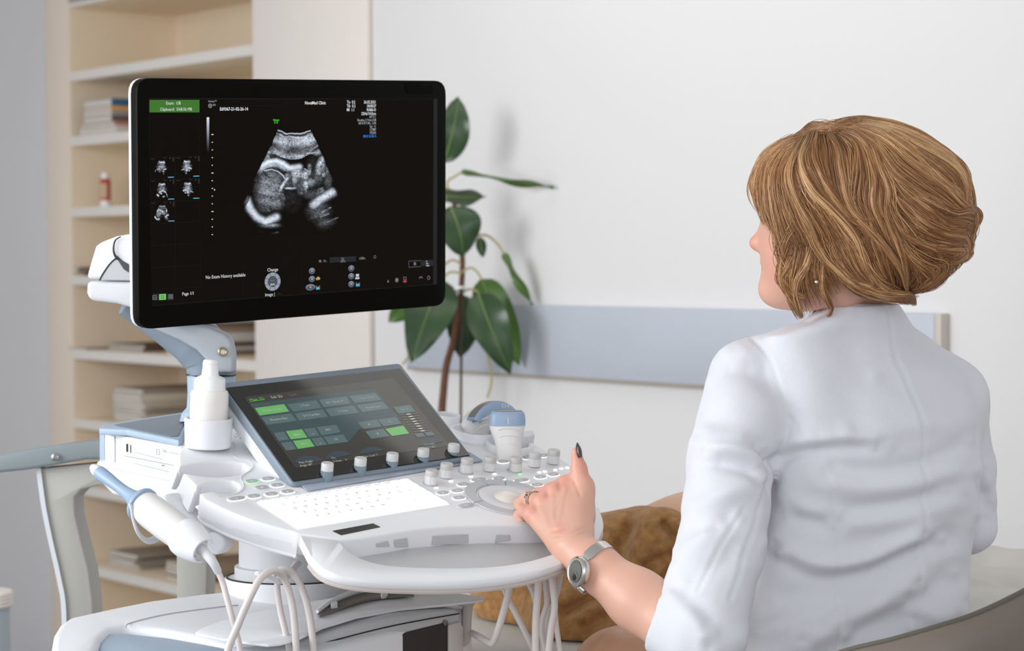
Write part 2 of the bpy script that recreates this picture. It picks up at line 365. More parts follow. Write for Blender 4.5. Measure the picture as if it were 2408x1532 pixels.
stack(8, 508, -0.2, 5, 0.2, 0.28, 'magazine in the brown pile on the shelf beside the machine column', 'magazines beside the machine column', [(128, 108, 92), (150, 132, 116), (168, 150, 130)], (0.008, 0.014))
# small bin at the left wall
wb = P(-28, 1410, 4.6); wbx = np.array([wb[0], wb[1], 0]); hz = P(0, 1390, 4.6)[2]
bn = empty('waste_bin', wbx, 'small pale bin with a white ribbed lid at the left edge by the blue-grey wall', 'bin')
lathe('body', [(0.045, 0), (0.052, 0.02), (0.046, hz - 0.034)], wbx, Z, mat('bin_blue', (170, 184, 194), 0.5), bn)
lathe('lid', [(0.05, hz - 0.035)] + [(0.053 + (0.0015 if k % 2 else 0), hz - 0.033 + k * 0.004) for k in range(8)] + [(0.05, hz), (0.01, hz + .004)], wbx, Z, mat('bin_lid', (226, 218, 212), 0.5), bn)
# ================================================================== rubber plant
DPL = 5.36
pp = P(1062, 1500, DPL); pp[2] = 0
pl = empty('potted_rubber_plant', pp, 'rubber plant with large dark green leaves standing by the wall behind the machine', 'plant')
M_leaf = mat('leaf_green', (36, 66, 30), 0.32, spec=0.6, vary=0.25, vscale=14); M_leafl = mat('leaf_light', (70, 104, 42), 0.35, vary=0.2, vscale=14); M_leafg = mat('leaf_greyish', (82, 96, 74), 0.4, vary=0.15, vscale=14)
M_rib = mat('leaf_rib', (104, 128, 66), 0.5); M_stem = mat('plant_stem', (106, 66, 46), 0.7, vary=0.25, vscale=60); M_stake = mat('plant_stake', (74, 58, 44), 0.7); M_pet = mat('petiole', (176, 162, 104), 0.5)
def leaf(base, tip, hw, m, bend=0.0, fold=0.12, dz=(0, 0), tilt=0.0, mid=None, fat=0.45):
    """a leaf blade between two points: pointed oval, folded at the rib, curved along its length"""
    b = P(*base, DPL + dz[0]); t = P(*tip, DPL + dz[1]); c = (b + t) / 2 if mid is None else P(*mid, DPL + (dz[0] + dz[1]) / 2)
    ax = unit(t - b); view = unit(c - CAM); wd_ = unit(np.cross(view, ax)); wd_ = wd_ * math.cos(tilt) + view * math.sin(tilt); up = np.cross(ax, wd_); w = hw * DPL / FPX
    if up @ view > 0: up = -up
    n, k = 18, 8; V = []
    for i in range(n + 1):
        s = i / n; pt = (1 - s) ** 2 * b + 2 * s * (1 - s) * (2 * c - (b + t) / 2) + s * s * t + up * bend * math.sin(math.pi * s)
        ww = w * (math.sin(math.pi * min(1, s ** (0.62 + fat * .3))) ** 0.72) * (1 if s < .94 else .8) + 0.0006
        for j in range(-k // 2, k // 2 + 1):
            q = j / (k / 2); V.append(pt + wd_ * q * ww + up * (abs(q) * fold * ww + 0.006 * math.sin(9 * s + 2 * q) * q * q))
    F = [[i * (k + 1) + j, i * (k + 1) + j + 1, (i + 1) * (k + 1) + j + 1, (i + 1) * (k + 1) + j] for i in range(n) for j in range(k)]
    V = np.array(V); N = len(V); Vb = V - up * 0.0012
    # give the blade a thickness
    rim = [i * (k + 1) for i in range(n + 1)] + [n * (k + 1) + j for j in range(1, k + 1)] + [i * (k + 1) + k for i in range(n - 1, -1, -1)] + [j for j in range(k - 1, 0, -1)]
    F2 = F + [[N + q for q in f[::-1]] for f in F] + [[rim[i], rim[(i + 1) % len(rim)], N + rim[(i + 1) % len(rim)], N + rim[i]] for i in range(len(rim))]
    o = obj('leaf', np.concatenate([V, Vb]), F2, m, pl, angle=70)
    rb_ = np.array([V[i * (k + 1) + k // 2] + up * 0.0012 for i in range(n)])
    tube('midrib', rb_, np.linspace(0.0032, 0.0008, n), M_rib, o, 6)
leaf((1042, 385), (1077, 227), 40, M_leaf, 0.02, mid=(1066, 305))
leaf((1086, 404), (1302, 443), 24, M_leafl, 0.015, dz=(0, -.05), tilt=1.35, mid=(1196, 408), fold=.25)
leaf((1030, 458), (1142, 464), 26, M_leafg, 0.02, tilt=0.75, mid=(1085, 450))
leaf((1058, 486), (1089, 604), 54, M_leaf, 0.015, dz=(-.05, -.05), tilt=-.2, mid=(1078, 545), fat=.2)
leaf((1128, 558), (1136, 606), 12, M_leaf)
leaf((1184, 596), (1251, 718), 15, M_leafl, 0.01, tilt=.9, mid=(1222, 648), fold=.3)
leaf((1042, 655), (968, 853), 58, M_leaf, 0.03, dz=(0, -.1), mid=(1003, 745))
leaf((1000, 690), (913, 758), 30, M_leafl, 0.01, mid=(955, 722))
leaf((1086, 692), (1082, 843), 42, M_leaf, 0.02, dz=(.06, .06), mid=(1090, 765))
leaf((1124, 688), (1201, 881), 46, M_leaf, 0.03, dz=(-.05, -.1), mid=(1156, 775))
leaf((1132, 656), (1222, 862), 46, M_leafl, 0.03, dz=(.05, .02), mid=(1178, 745), tilt=.25)
def pp3(pts, d=0): return spline([P(a, b, DPL + d) for a, b in pts], 6)
tube('stem', pp3([(1066, 470), (1084, 560), (1087, 640), (1080, 720), (1066, 800), (1050, 860), (1043, 920), (1039, 990), (1046, 1100), (1060, 1260), (1062, 1420)], .03), np.linspace(0.006, 0.012, 61), M_stem, pl, 8)
tube('stake', [P(1086, 672, DPL), P(1080, 1400, DPL)], 0.0035, M_stake, pl, 8)
tube('plant_tie', spline([P(1072, 682, DPL - .02), P(1086, 676, DPL - .03), P(1094, 684, DPL), P(1082, 688, DPL + .03)], 5, True), 0.004, M_wp, pl, 6)
for q in [[(1086, 640), (1106, 630), (1122, 640), (1133, 658)], [(1086, 644), (1066, 640), (1052, 644), (1042, 658)], [(1086, 690), (1104, 680), (1118, 684), (1126, 690)], [(1084, 622), (1066, 612), (1046, 624), (1010, 680)],
          [(1062, 470), (1052, 430), (1068, 416), (1088, 404)], [(1090, 560), (1140, 553), (1168, 572), (1186, 598)], [(1080, 560), (1066, 520), (1060, 500), (1058, 486)], [(1110, 560), (1120, 552), (1128, 556)], [(1050, 470), (1044, 430), (1040, 384)],
          [(1104, 700), (1124, 745), (1142, 810), (1152, 862), (1156, 898), (1146, 936)], [(990, 806), (962, 838), (946, 858)], [(1060, 540), (1040, 500), (1030, 460)]]:
    tube('petiole', pp3(q), 0.0028, M_pet, pl, 6)
lathe('pot', [(0.08, 0.0), (0.1, 0.02), (0.125, 0.26), (0.13, 0.28), (0.118, 0.28), (0.114, 0.24), (0.01, 0.24)], pp, Z, mat('pot_white', (214, 210, 204), 0.5), pl)
lathe('soil', [(0.113, 0.235), (0.11, 0.25), (0.01, 0.255)], pp, Z, mat('soil', (62, 46, 36), 0.95, bump=0.6, bscale=60), pl)
# ================================================================== ultrasound machine
T17 = math.radians(17)
KB = Plane(P(698, 1246, 2.70), (.75, .66, .047), (.66 * math.cos(T17), -.75 * math.cos(T17), -math.sin(T17)))
PM = Plane(P(350, 234, 2.946), (.749, .661, .0468), (-.0093, .0776, -.997))
TP = Plane(KB.hit(689, 1133, 0.008), (.765, .642, .0513), (.534, -.594, -.602))
mroot = P(800, 1300, 3.0); mroot[2] = 0
MC = empty('ultrasound_machine', mroot, 'white and blue-grey ultrasound machine with black monitor, touch panel and lit keyboard', 'ultrasound machine')
M_white = mat('machine_white', (234, 235, 238), 0.45, bump=0.03, bscale=900)
M_light = mat('machine_light_grey', (218, 219, 222), 0.5, bump=0.03, bscale=900)
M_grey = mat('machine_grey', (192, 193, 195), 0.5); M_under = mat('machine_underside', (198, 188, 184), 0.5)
M_blue = mat('machine_blue_grey', (160, 173, 187), 0.45, bump=0.03, bscale=900); M_bluel = mat('machine_blue_light', (166, 184, 202), 0.4)
M_bluem = mat('machine_blue_mid', (128, 140, 152), 0.45, bump=0.03, bscale=900)
M_dark = mat('dark_gap', (40, 38, 36), 0.6); M_black = mat('bezel_black', (9, 8, 6), 0.4, spec=0.06); M_side = mat('bezel_side', (62, 64, 62), 0.35)
M_screen = mat('screen_off', (5, 4, 3), 0.3, spec=0.04, emit=1.0, ergb=(14, 10, 7))
M_btn = mat('button_grey', (186, 187, 190), 0.45); M_slot = mat('slot_dark', (60, 58, 54), 0.3)
M_ledw = mat('lit_white', (250, 250, 246), 0.4, emit=0.75); M_ledg = mat('lit_green', (150, 240, 150), 0.4, emit=0.7)
M_cable = mat('cable_cream', (218, 210, 207), 0.45)
u, v, n = KB.u, KB.v, KB.n
# ---- monitor
mon_out = [(334, 183.5), (1030, 190), (1043, 196), (1049, 212), (1048, 700), (1043, 714), (1030, 720), (345, 774), (331, 769), (324, 755), (321, 205), (325, 189)]
def rounded(pl, corners, r, h=0, seg=6):
    """rounded rectangle on a plane from four px corners"""
    c = pl.uvs(corners); out = []
    for i in range(4):
        p, a, b = c[i], c[i - 1], c[(i + 1) % 4]; d1 = unit(a - p) ; d2 = unit(b - p); s, e = p + d1 * r, p + d2 * r
        for t in np.linspace(0, 1, seg): out.append((1 - t) ** 2 * s + 2 * t * (1 - t) * p + t * t * e)
    return np.array(out)
def lay(pl, ab, h=0): return np.array([pl.pt(a, b, h) for a, b in ab])
mc = [(322, 183.5), (1049, 190), (1048, 719), (327, 776)]
ro = rounded(PM, mc, 0.022)
mon = slab('monitor', lay(PM, ro), -PM.n * 0.017, M_black, MC, 0.0012, 2)
slab('side_band', lay(PM, ro, -0.0025) * 1.0, -PM.n * 0.0150, M_side, mon, 0.0008, 2) if False else None
cen = ro.mean(0)
slab('rear_shell', lay(PM, cen + (ro - cen) * 1.0, -0.0175), -PM.n * 0.0075, M_white, mon, 0.003, 3, label='white rear shell edge')
bulge = lay(PM, cen + (ro - cen) * 0.93, -0.025)
slab('rear_bulge', bulge, [-PM.n * 0.03 + (PM.pt(*cen) - q) @ PM.u * PM.u * .25 + (PM.pt(*cen) - q) @ PM.v * PM.v * .25 for q in bulge], M_white, mon, 0.006, 3)
lit = PM.uvs([(350, 233), (1019, 233), (1018, 668.5), (357, 719)])
opening = PM.uvs([(349, 231.5), (1028, 232.5), (1027, 669), (356.5, 720)])
Vg, Fg = poly_vf(PM, opening, 0.0004); obj('screen_gap', Vg, Fg, mat('gap_black', (5, 4, 3), 0.6), mon)
Vs, Fs = poly_vf(PM, lit, 0.0008); scr = obj('screen', Vs, Fs, M_screen, mon)
slab('webcam_cover', PM_pts if False else lay(PM, PM.uvs([(955, 197), (1018, 198), (1018, 219), (958, 219), (954, 210)])), PM.n * 0.0012, M_black, mon, 0.0006, 1)
EM = lambda nm, rgb, e=1.0: mat('glow_' + nm, (0, 0, 0), 0.5, spec=0.0, emit=e, ergb=rgb)
G_w, G_g, G_d, G_b = EM('white', (225, 228, 232)), EM('green', (66, 118, 50)), EM('dim', (46, 43, 40)), EM('cyan', (96, 178, 210))
G_lime, G_azure, G_grey, G_slate, G_steel = EM('lime', (70, 220, 60)), EM('azure', (60, 130, 220)), EM('midgrey', (118, 120, 124)), EM('slate', (78, 86, 96)), EM('steel', (150, 158, 172))
G_red, G_amber, G_faint = EM('red', (190, 66, 60)), EM('amber', (200, 160, 90)), EM('faint', (34, 31, 28))
def txt(mb, pl, s, px, py, hpx, align='LEFT', sx=0.9, bold=0.0, h=0.0014, D=None, flip=(1, 1)):
    D = D or 3.05; a, b = pl.uv(px, py)
    for k, line in enumerate(s.split('\n')): V, F = text_vf(line, pl, a, b, hpx * D / FPX * 1.42, h, align, sx, bold * hpx * D / FPX, flip); (mb.add(V, F) if len(V) else None)
def quad(mb, pl, pts, h=0.0011): mb.add(*poly_vf(pl, pl.uvs(pts), h))
def rect(mb, pl, x0, y0, x1, y1, h=0.0011, sl=0.0):
    """upright rectangle in the photo's terms; sl = how far the right end is shifted in y per px"""
    d = (x1 - x0) * sl; quad(mb, pl, [(x0, y0), (x1, y0 + d), (x1, y1 + d), (x0, y1)], h)
q = MB(); rect(q, PM, 350.5, 235, 468, 264.5); q.build('green_banner', G_g, mon)
q = MB()
for s, x, y, hp, al in [('Exam:  OB', 389, 243, 7, 'LEFT'), ('Clipboard:  5/68.56 MB', 375, 257.5, 7, 'LEFT'), ('No Exam History available', 482, 653, 8, 'LEFT'), ('Page 1/1', 427, 692, 7.5, 'LEFT'), ('Change', 640, 634.8, 8, 'CENTER'), ('pos', 640, 668.5, 7, 'CENTER'), ('Image |', 622, 694, 7.5, 'LEFT')]: txt(q, PM, s, x, y, hp, al, 0.92)
for s, x, y, hp in [('NovaMed Clinic', 715.5, 242.5, 7.5), ('E69367-21-02-26-14', 515.5, 257, 7.5)]: txt(q, PM, s, x, y, hp, 'LEFT', 0.9, 0.025)
for s, x, y in [('Tis  0.2', 834, 240.5), ('Tib  0.2', 834.5, 249.5), ('MI  1.1', 832.5, 258.5), ('26.02.2021', 883, 240.5), ('18:08:57', 883, 249.5), ('RAB6-D', 883, 258.5), ('22Hz/14.0cm', 883, 267.5)]: txt(q, PM, s, x, y, 7.2, 'RIGHT', 0.84, 0.018)
q.build('white_lettering', G_w, mon, smooth=False)
q = MB()
for s, x, y in [('60°/1.1', 883, 275), ('Routine 2 Trim./OB', 883, 282.5), ('HI H PI 7.40 - 3.90', 883, 290), ('Gn  11', 883, 297.5), ('C7/M7', 883, 305), ('FF2/E2', 883, 312.5)]: txt(q, PM, s, x, y, 6, 'RIGHT', 0.84, 0.008)
for s, x, y, al in [('Voluson™', 488, 238.5, 'LEFT'), ('E10', 499, 247, 'LEFT')]: txt(q, PM, s, x, y, 4.6, al, 0.85)
for s, x, y, al in [('P2:   3 s', 748, 615, 'LEFT'), ('117/5 s', 842, 608.5, 'LEFT'), ('3 s', 804, 608.7, 'CENTER'), ('117 s', 804, 615, 'CENTER'), ('a', 909, 661, 'LEFT')]: txt(q, PM, s, x, y, 5.6 if s != 'a' else 8, al, 0.85, h=0.0022)
a_, b_ = PM.uv(493, 249); r_ = 5.2 * 3 / FPX
for rr in (1.0,):
    ring = np.concatenate([disc_ab(a_, b_, r_ * rr, n=24), disc_ab(a_, b_, r_ * .82, n=24)]); q.add(lay(PM, ring, 0.0012), [[i, 24 + i, 24 + (i + 1) % 24, (i + 1) % 24] for i in range(24)])
txt(q, PM, 'GE', 493, 249, 4.4, 'CENTER', 0.85)
q.build('pale_lettering', EM('pale', (178, 182, 188)), mon, smooth=False)
q = MB(); txt(q, PM, 'SRI II 2/CRI 4', 883, 320.5, 6, 'RIGHT', 0.86, 0.03); q.build('blue_lettering', G_azure, mon, smooth=False)
q = MB(); txt(q, PM, 'Voluson', 648, 282.5, 4.6, 'CENTER', 0.85, 0.03); txt(q, PM, 'E 10', 648, 288.5, 5, 'CENTER', 0.85, 0.03); q.build('green_lettering', G_lime, mon, smooth=False)
q = MB(); txt(q, PM, 'Cine', 646, 692, 7.5, 'LEFT', 0.92); q.build('dim_lettering', G_d, mon, smooth=False)
# faint grid lines and header rules of the display
q = MB()
def line(mb, pl, x0, y0, x1, y1, w=0.7, h=0.0010):
    a, b = pl.uv(x0, y0), pl.uv(x1, y1); d = unit(b - a); t = np.array([-d[1], d[0]]) * w * 3 / FPX / 2; mb.add(*poly_vf(pl, [a - t, a + t, b + t, b - t], h))
for x0, y0, x1, y1 in [(351, 369.5, 468, 367), (352, 422.5, 468, 420), (352.5, 474, 468.5, 471.5), (353, 526, 469, 521), (354, 578, 469.5, 572), (354.5, 630, 470, 623.5), (355, 682, 470, 675), (410, 368, 411.5, 679), (468, 265, 470, 676), (486, 249, 672, 248), (672, 236, 672, 262), (570, 624, 571, 700), (708, 616, 709, 694), (802, 616, 803, 688)]: line(q, PM, x0, y0, x1, y1)
q.build('grid_lines', G_faint, mon, smooth=False)
# depth scale
q = MB()
for k in range(15):
    y = 316.5 + (552 - 316.5) * k / 13; big = k % 5 == 0
    if k < 14: rect(q, PM, 496.8 - (0.6 if big else 0), y - 1, 499.6 + (1.5 if big else 0), y + 1)
quad(q, PM, [(502.5, 444), (505.5, 446.5), (502.5, 449)]); q.build('depth_scale', EM('ivory', (232, 228, 210)), mon, smooth=False)
V = []; C = []; F = []
for k in range(25):
    t = k / 24; x0, x1 = 484.8 + .6 * t, 491 - .6 * t; y = 276 + 86 * t
    V += [PM.pt(*PM.uv(x0, y), .0012), PM.pt(*PM.uv(x1, y), .0012)]; C += [np.array(lin((220 - 40 * t, 226 - 36 * t, 240 - 30 * t))[:3]) * (1 - t) ** 1.6 + .006] * 2
    if k: F.append([2 * k - 2, 2 * k - 1, 2 * k + 1, 2 * k])
M_pix = mat('sonogram_pixels', (0, 0, 0), 0.5, spec=0.0, emit=1.0, attr='col')
M_pix.node_tree.links.remove([l for l in M_pix.node_tree.links if l.to_socket.name == 'Base Color'][0])
obj('grey_bar', V, F, M_pix, mon, cols=np.array(C), smooth=False)
# soft keys at the foot of the display
q, q2, q3 = MB(), MB(), MB()
def wheel(x, y, rx, ry):
    a, b = PM.uv(x, y); R = abs(PM.uv(x + rx, y)[0] - a); R2 = abs(PM.uv(x, y + ry)[1] - b)
    for k in range(8): q.add(*[z for z in (lay(PM, np.concatenate([disc_ab(a, b, R, R2, 8, k * 45 - 64, k * 45 - 22), disc_ab(a, b, R * .6, R2 * .6, 8, k * 45 - 64, k * 45 - 22)[::-1]]), .0012), [list(range(16))[::-1]])])
    q2.add(*poly_vf(PM, disc_ab(a, b, R * .56, R2 * .56), .0011))
wheel(640, 662.5, 18.5, 21.5)
for k in range(3): q3.add(*poly_vf(PM, disc_ab(*PM.uv(636.5 + 3.5 * k, 660), .0005), .0014))
keys = [('P5', 732.5, 637.5), ('P3', 732.5, 656.5), ('P1', 729, 676), ('P6', 825, 631.5), ('P4', 825, 650), ('P2', 825, 668.5)]
for s, x, y in keys:
    a, b = PM.uv(x, y); w = .0054 if s != 'P1' else .0085
    q.add(*poly_vf(PM, disc_ab(a, b, w, .0045), .0012)); q2.add(*poly_vf(PM, disc_ab(a, b + .0006, w * .9, .0036), .0014))
q.build('soft_key_rims', G_steel, mon, smooth=False); q2.build('soft_key_faces', G_slate, mon, smooth=False); q3.build('soft_key_dots', G_amber, mon, smooth=False)
q = MB()
for s, x, y in keys: txt(q, PM, s, x, y, 5, 'CENTER', 0.85, 0.02, h=0.0017)
rect(q, PM, 836, 645, 843, 651, sl=-.08); rect(q, PM, 834.5, 653, 844, 657, sl=-.08)
for x, y in [(1001, 615), (1001, 620), (1001, 625)]: rect(q, PM, x, y - 1, x + (y - 610) * .5, y + 1)
q.build('key_lettering', EM('keytext', (205, 210, 216)), mon, smooth=False)
q = MB()
for x, y in [(742, 672), (836, 664.5)]: rect(q, PM, x, y + 3.5, x + 9, y + 9.5, sl=-.08)
for x, y in [(394, 397 + 20.5), (453.5, 415), (394.5, 469), (453.5, 467), (395, 520.5)]: rect(q, PM, x, y - 1.4, x + 14, y + .6, sl=-.03)
q.build('cyan_marks', G_b, mon, smooth=False)
q = MB(); quad(q, PM, [(742, 655), (747, 650.5), (752, 654), (751, 658), (743, 659)]); q.build('amber_icon', G_amber, mon, smooth=False)
q = MB(); rect(q, PM, 946.5, 660.5, 955.5, 663.5, .0013); quad(q, PM, [(946, 662.5), (951, 659), (956, 661.5), (951, 665.5)], .0012); q.build('red_icon', G_red, mon, smooth=False)
q = MB()
rect(q, PM, 774, 606, 836, 611.6, sl=-.05); rect(q, PM, 774, 612.4, 836, 618, sl=-.05); rect(q, PM, 988, 612.5, 1017.5, 626.5, sl=-.05)
for x in (358, 392): rect(q, PM, x, 691.5, x + 13 + (2 if x > 370 else 0), 706.5, sl=-.03)
q.build('dim_tiles', EM('tile', (44, 46, 50)), mon, smooth=False)
q = MB(); rect(q, PM, 373, 692, 389.5, 706, sl=-.05); q.build('green_tile', EM('tilegreen', (112, 200, 96)), mon, smooth=False)
q = MB()
for x0, y0, x1, y1 in [(357.5, 695, 367, 705.5)]:
    for a, b, c, d in [(x0, y0, x1, y0 + 1.4), (x0, y0 + 4.6, x1, y0 + 6), (x0, y1 - 1.2, x1, y1), (x0, y0, x0 + 1.2, y1), (x1 - 1.2, y0, x1, y1)]: rect(q, PM, a, b, c, d, .0014)
for i in range(2):
    for j in range(2): rect(q, PM, 377 + i * 4.6, 694.5 + j * 5, 380.6 + i * 4.6, 698.3 + j * 5, .0014)
for i in range(4): rect(q, PM, 395 + i * 3.1, 692.5, 396 + i * 3.1, 702.5, .0014); rect(q, PM, 395, 692.5 + i * 3.1, 405.3, 693.5 + i * 3.1, .0014)
a, b = PM.uv(932, 659); q.add(*poly_vf(PM, disc_ab(a, b, .0032, .0034), .0012))
a, b = PM.uv(988.5, 655); q.add(lay(PM, np.concatenate([disc_ab(a, b, .0034, .003, 10, 180, 360), disc_ab(a, b, .002, .0015, 10, 180, 360)[::-1]]), .0012), [list(range(20))])
for (x, y, r) in [(1007, 653.5, .003), (880.5, 604.5, .0024)]:
    a, b = PM.uv(x, y); ring = np.concatenate([disc_ab(a, b, r, n=16), disc_ab(a, b, r * .7, n=16)]); q.add(lay(PM, ring, .0012), [[i, 16 + i, 16 + (i + 1) % 16, (i + 1) % 16] for i in range(16)])
for x, y in [(947.5, 651.5)]:
    for a, b, c, d in [(x, y, x + 7, y + 1), (x, y + 6, x + 7, y + 7), (x, y, x + 1, y + 7), (x + 6, y, x + 7, y + 7)]: rect(q, PM, a, b, c, d, .0012)
for a, b, c, d in [(742, 672, 744, 678), (749, 672, 751, 678), (836, 664.5, 838, 670), (843, 664.5, 845, 670)]: rect(q, PM, a, b, c, d, .0012)
line(q, PM, 960, 614.5, 988, 613, .8); line(q, PM, 960, 629, 988, 627, .8); line(q, PM, 960, 614.5, 960.5, 629, .8); rect(q, PM, 972, 617, 977, 624, .0012)
q.build('grey_icons', G_grey, mon, smooth=False)
# sonogram: a fan of pixels painted by arithmetic
def dist_poly(X, Y, pts):
    d = np.full(X.shape, 1e9)
    for (x0, y0), (x1, y1) in zip(pts[:-1], pts[1:]):
        t = np.clip(((X - x0) * (x1 - x0) + (Y - y0) * (y1 - y0)) / ((x1 - x0) ** 2 + (y1 - y0) ** 2), 0, 1); d = np.minimum(d, np.hypot(X - x0 - t * (x1 - x0), Y - y0 - t * (y1 - y0)))
    return d
def blur_rand(shape, sy, sx, seed):
    r = np.random.default_rng(seed).normal(size=shape)
    for ax, s in ((0, sy), (1, sx)):
        w = min(3 * s, (shape[ax] - 1) // 2); k = np.exp(-0.5 * (np.arange(-w, w + 1) / max(s, .01)) ** 2) if s else np.array([1.0]); k /= k.sum()
        r = np.apply_along_axis(lambda z: np.convolve(z, k, 'same'), ax, r)
    return r / r.std()
def sono(nr, nt, variant=0):
    rho = np.linspace(456, 1720, nr)[:, None] + np.zeros((1, nt)); th = np.radians(np.linspace(-24.9, 24.9, nt))[None, :] + np.zeros((nr, 1))
    X = 775 + rho * np.sin(th) * 1.02; Y = -296 + rho * np.cos(th) * (1.03 - .03 * (rho - 456) / 1300)
    s = max(1, nr // 130); n1 = blur_rand((nr, nt), 1, 1, 1 + variant); n2 = blur_rand((nr, nt), 0, 1, 2 + variant); n3 = blur_rand((nr, nt), 6 * s, 14 * s, 3 + variant)
    if s > 1: X = X + 6 * blur_rand((nr, nt), 5 * s, 9 * s, 40 + variant) + 3 * blur_rand((nr, nt), 2 * s, 3 * s, 41); Y = Y + 5 * blur_rand((nr, nt), 5 * s, 9 * s, 42 + variant) + 3 * blur_rand((nr, nt), 2 * s, 3 * s, 43)
    n4 = blur_rand((nr, nt), 2 * s, 5 * s, 44 + variant)
    sp = np.clip(1 + .22 * n1 + .16 * n2 + .16 * n4, .25, 2); x2 = (X - 775) / 300
    B = lambda c, w: np.exp(-((rho - c) / w) ** 2); I = np.zeros_like(X)
    bnd = 715 + 36 * np.cos(x2 * 2.2 + .1) - 40 * (X > 950) * (X - 950) / 200 + 10 * n3 + 70 * np.clip((560 - X) / 90, 0, 1)        # lower edge of the upper tissue
    up = (rho < bnd) & (rho > 498)
    tis = .30 + .22 * B(560, 60) + .22 * np.exp(-(((X - 900) / 150) ** 2 + ((Y - 280) / 55) ** 2)) - .14 * B(655, 40) + .16 * np.exp(-((rho - bnd + 14) / 16) ** 2) + .07 * n3
    I = np.where(up, np.clip(tis, 0.08, 1) * sp, I); I = np.maximum(I, .75 * B(464, 9)); I = np.where((rho > 474) & (rho < 497), .08, I); I = np.maximum(I, .6 * B(503, 9) * sp)
    def stroke(pts, w, g, k=1.0): return g * np.exp(-(dist_poly(X, Y, pts) / w) ** 2.6) * np.clip(sp * k + 1 - k, .2, 1.6)
    def blob(cx, cy, rx, ry, g, p=1.5, a=0): 
        dx, dy = X - cx, Y - cy; ca, sa = math.cos(a), math.sin(a); return g * np.exp(-((((dx * ca + dy * sa) / rx) ** 2 + ((-dx * sa + dy * ca) / ry) ** 2) ** p)) * sp
    L = []
    if variant in (0, 4):
        L = [blob(480, 850, 150, 250, .34, 2, .2), blob(520, 690, 130, 60, .26), stroke([(390, 560), (470, 515), (560, 505), (640, 535), (715, 590), (770, 585), (840, 575)], 34, .9, .35), stroke([(380, 600), (440, 560), (530, 540), (600, 555), (660, 590)], 34, .62, .5), stroke([(700, 600), (780, 600), (840, 600)], 34, .6, .6), stroke([(420, 622), (500, 606), (580, 630), (640, 680), (662, 715)], 8, .8, .3),
             stroke([(205, 970), (250, 1085), (330, 1185), (430, 1235), (560, 1180)], 44, .86, .35), stroke([(360, 1355), (470, 1392), (580, 1362)], 10, .5), blob(480, 1280, 110, 30, .42),
             blob(810, 640, 70, 75, .72), blob(905, 680, 55, 60, .6), blob(912, 800, 34, 75, .66), blob(975, 760, 60, 60, .38), blob(780, 730, 34, 70, .55), stroke([(690, 715), (640, 790), (605, 860)], 20, .66), blob(730, 832, 75, 15, .62), blob(590, 897, 42, 10, .6),
             stroke([(1115, 480), (1075, 560), (1065, 640)], 36, .66), blob(1130, 670, 24, 30, .6), blob(1120, 570, 26, 70, .5), blob(1090, 850, 50, 22, .4, 1.5, -.5), stroke([(1235, 880), (1100, 960), (1010, 1035)], 48, .74, .5), stroke([(1210, 1065), (1110, 1120)], 6, .6), stroke([(1190, 1140), (1090, 1180)], 7, .45), stroke([(1300, 1185), (1170, 1240)], 6, .34),
             blob(1070, 1110, 130, 120, .2), blob(1160, 1270, 110, 90, .15), blob(540, 1010, 110, 90, .24), blob(1050, 700, 90, 110, .16), blob(1180, 600, 40, 100, .25), blob(640, 960, 30, 60, .2), blob(445, 470, 40, 70, .42), blob(370, 610, 46, 60, .40), blob(1060, 400, 60, 40, .36), blob(700, 780, 60, 40, .2), blob(860, 740, 120, 110, .22), blob(1150, 480, 40, 60, .4), blob(420, 700, 70, 60, .22), blob(330, 800, 60, 120, .10), stroke([(900, 600), (970, 640)], 10, .5)]
    elif variant == 1: L = [stroke([(480, 800), (640, 720), (700, 790)], 60, .6), blob(1000, 800, 150, 50, .9, 1.5, -.3), blob(900, 950, 70, 50, .9), blob(760, 860, 60, 90, .5), blob(920, 1120, 40, 60, .6), stroke([(330, 860), (280, 980)], 25, .5)]
    elif variant == 2: L = [blob(480, 850, 130, 40, .7, 1.5, -.4), stroke([(900, 760), (1000, 720), (1080, 800)], 45, .95, .3), blob(930, 950, 60, 40, .95), blob(760, 900, 80, 120, .6), blob(700, 1120, 60, 70, .6)]
    else: L = [stroke([(620, 860), (800, 740), (960, 780), (1040, 860)], 45, .95, .3), blob(720, 960, 60, 40, .9), blob(600, 850, 90, 90, .5), stroke([(420, 1050), (500, 1130)], 60, .75), blob(900, 1180, 90, 50, .7, 1.5, -.4), stroke([(1090, 900), (1180, 1200)], 25, .5)] if variant == 3 else []
    L += [blob(420, 560, 90, 60, .34, 1.2, -.5), blob(560, 440, 150, 26, .10), blob(1010, 560, 90, 120, .05), blob(740, 960, 120, 160, .05), blob(990, 900, 120, 60, .14), blob(860, 860, 50, 60, .22), blob(700, 690, 40, 50, .34), blob(470, 650, 110, 40, .2), blob(1180, 760, 50, 90, .16), stroke([(520, 900), (640, 905)], 12, .3), stroke([(430, 1000), (470, 960), (540, 960), (590, 980)], 16, .36), stroke([(420, 990), (430, 1060), (470, 1100)], 14, .3), stroke([(960, 560), (960, 660), (900, 700)], 22, .42), stroke([(860, 590), (830, 640), (850, 680)], 14, .5), stroke([(760, 640), (760, 700)], 12, .45), stroke([(1050, 900), (1130, 860)], 10, .4), stroke([(460, 400), (560, 415), (690, 455), (800, 455), (920, 415), (1060, 400)], 12, .55)] if variant in (0, 4) else []
    if variant in (1, 2, 3): L += [blob(775, 640, 300, 200, .45), blob(650, 900, 120, 120, .28), blob(930, 820, 120, 120, .3)]
    for q_ in L: I = np.maximum(I, q_)
    edge = np.clip((24.9 - np.degrees(np.abs(th))) / 1.2, 0, 1) * .15 + .85; I = np.clip(I * edge * np.clip(1.25 - (rho - 456) / 3600, 0, 1), 0, 1)
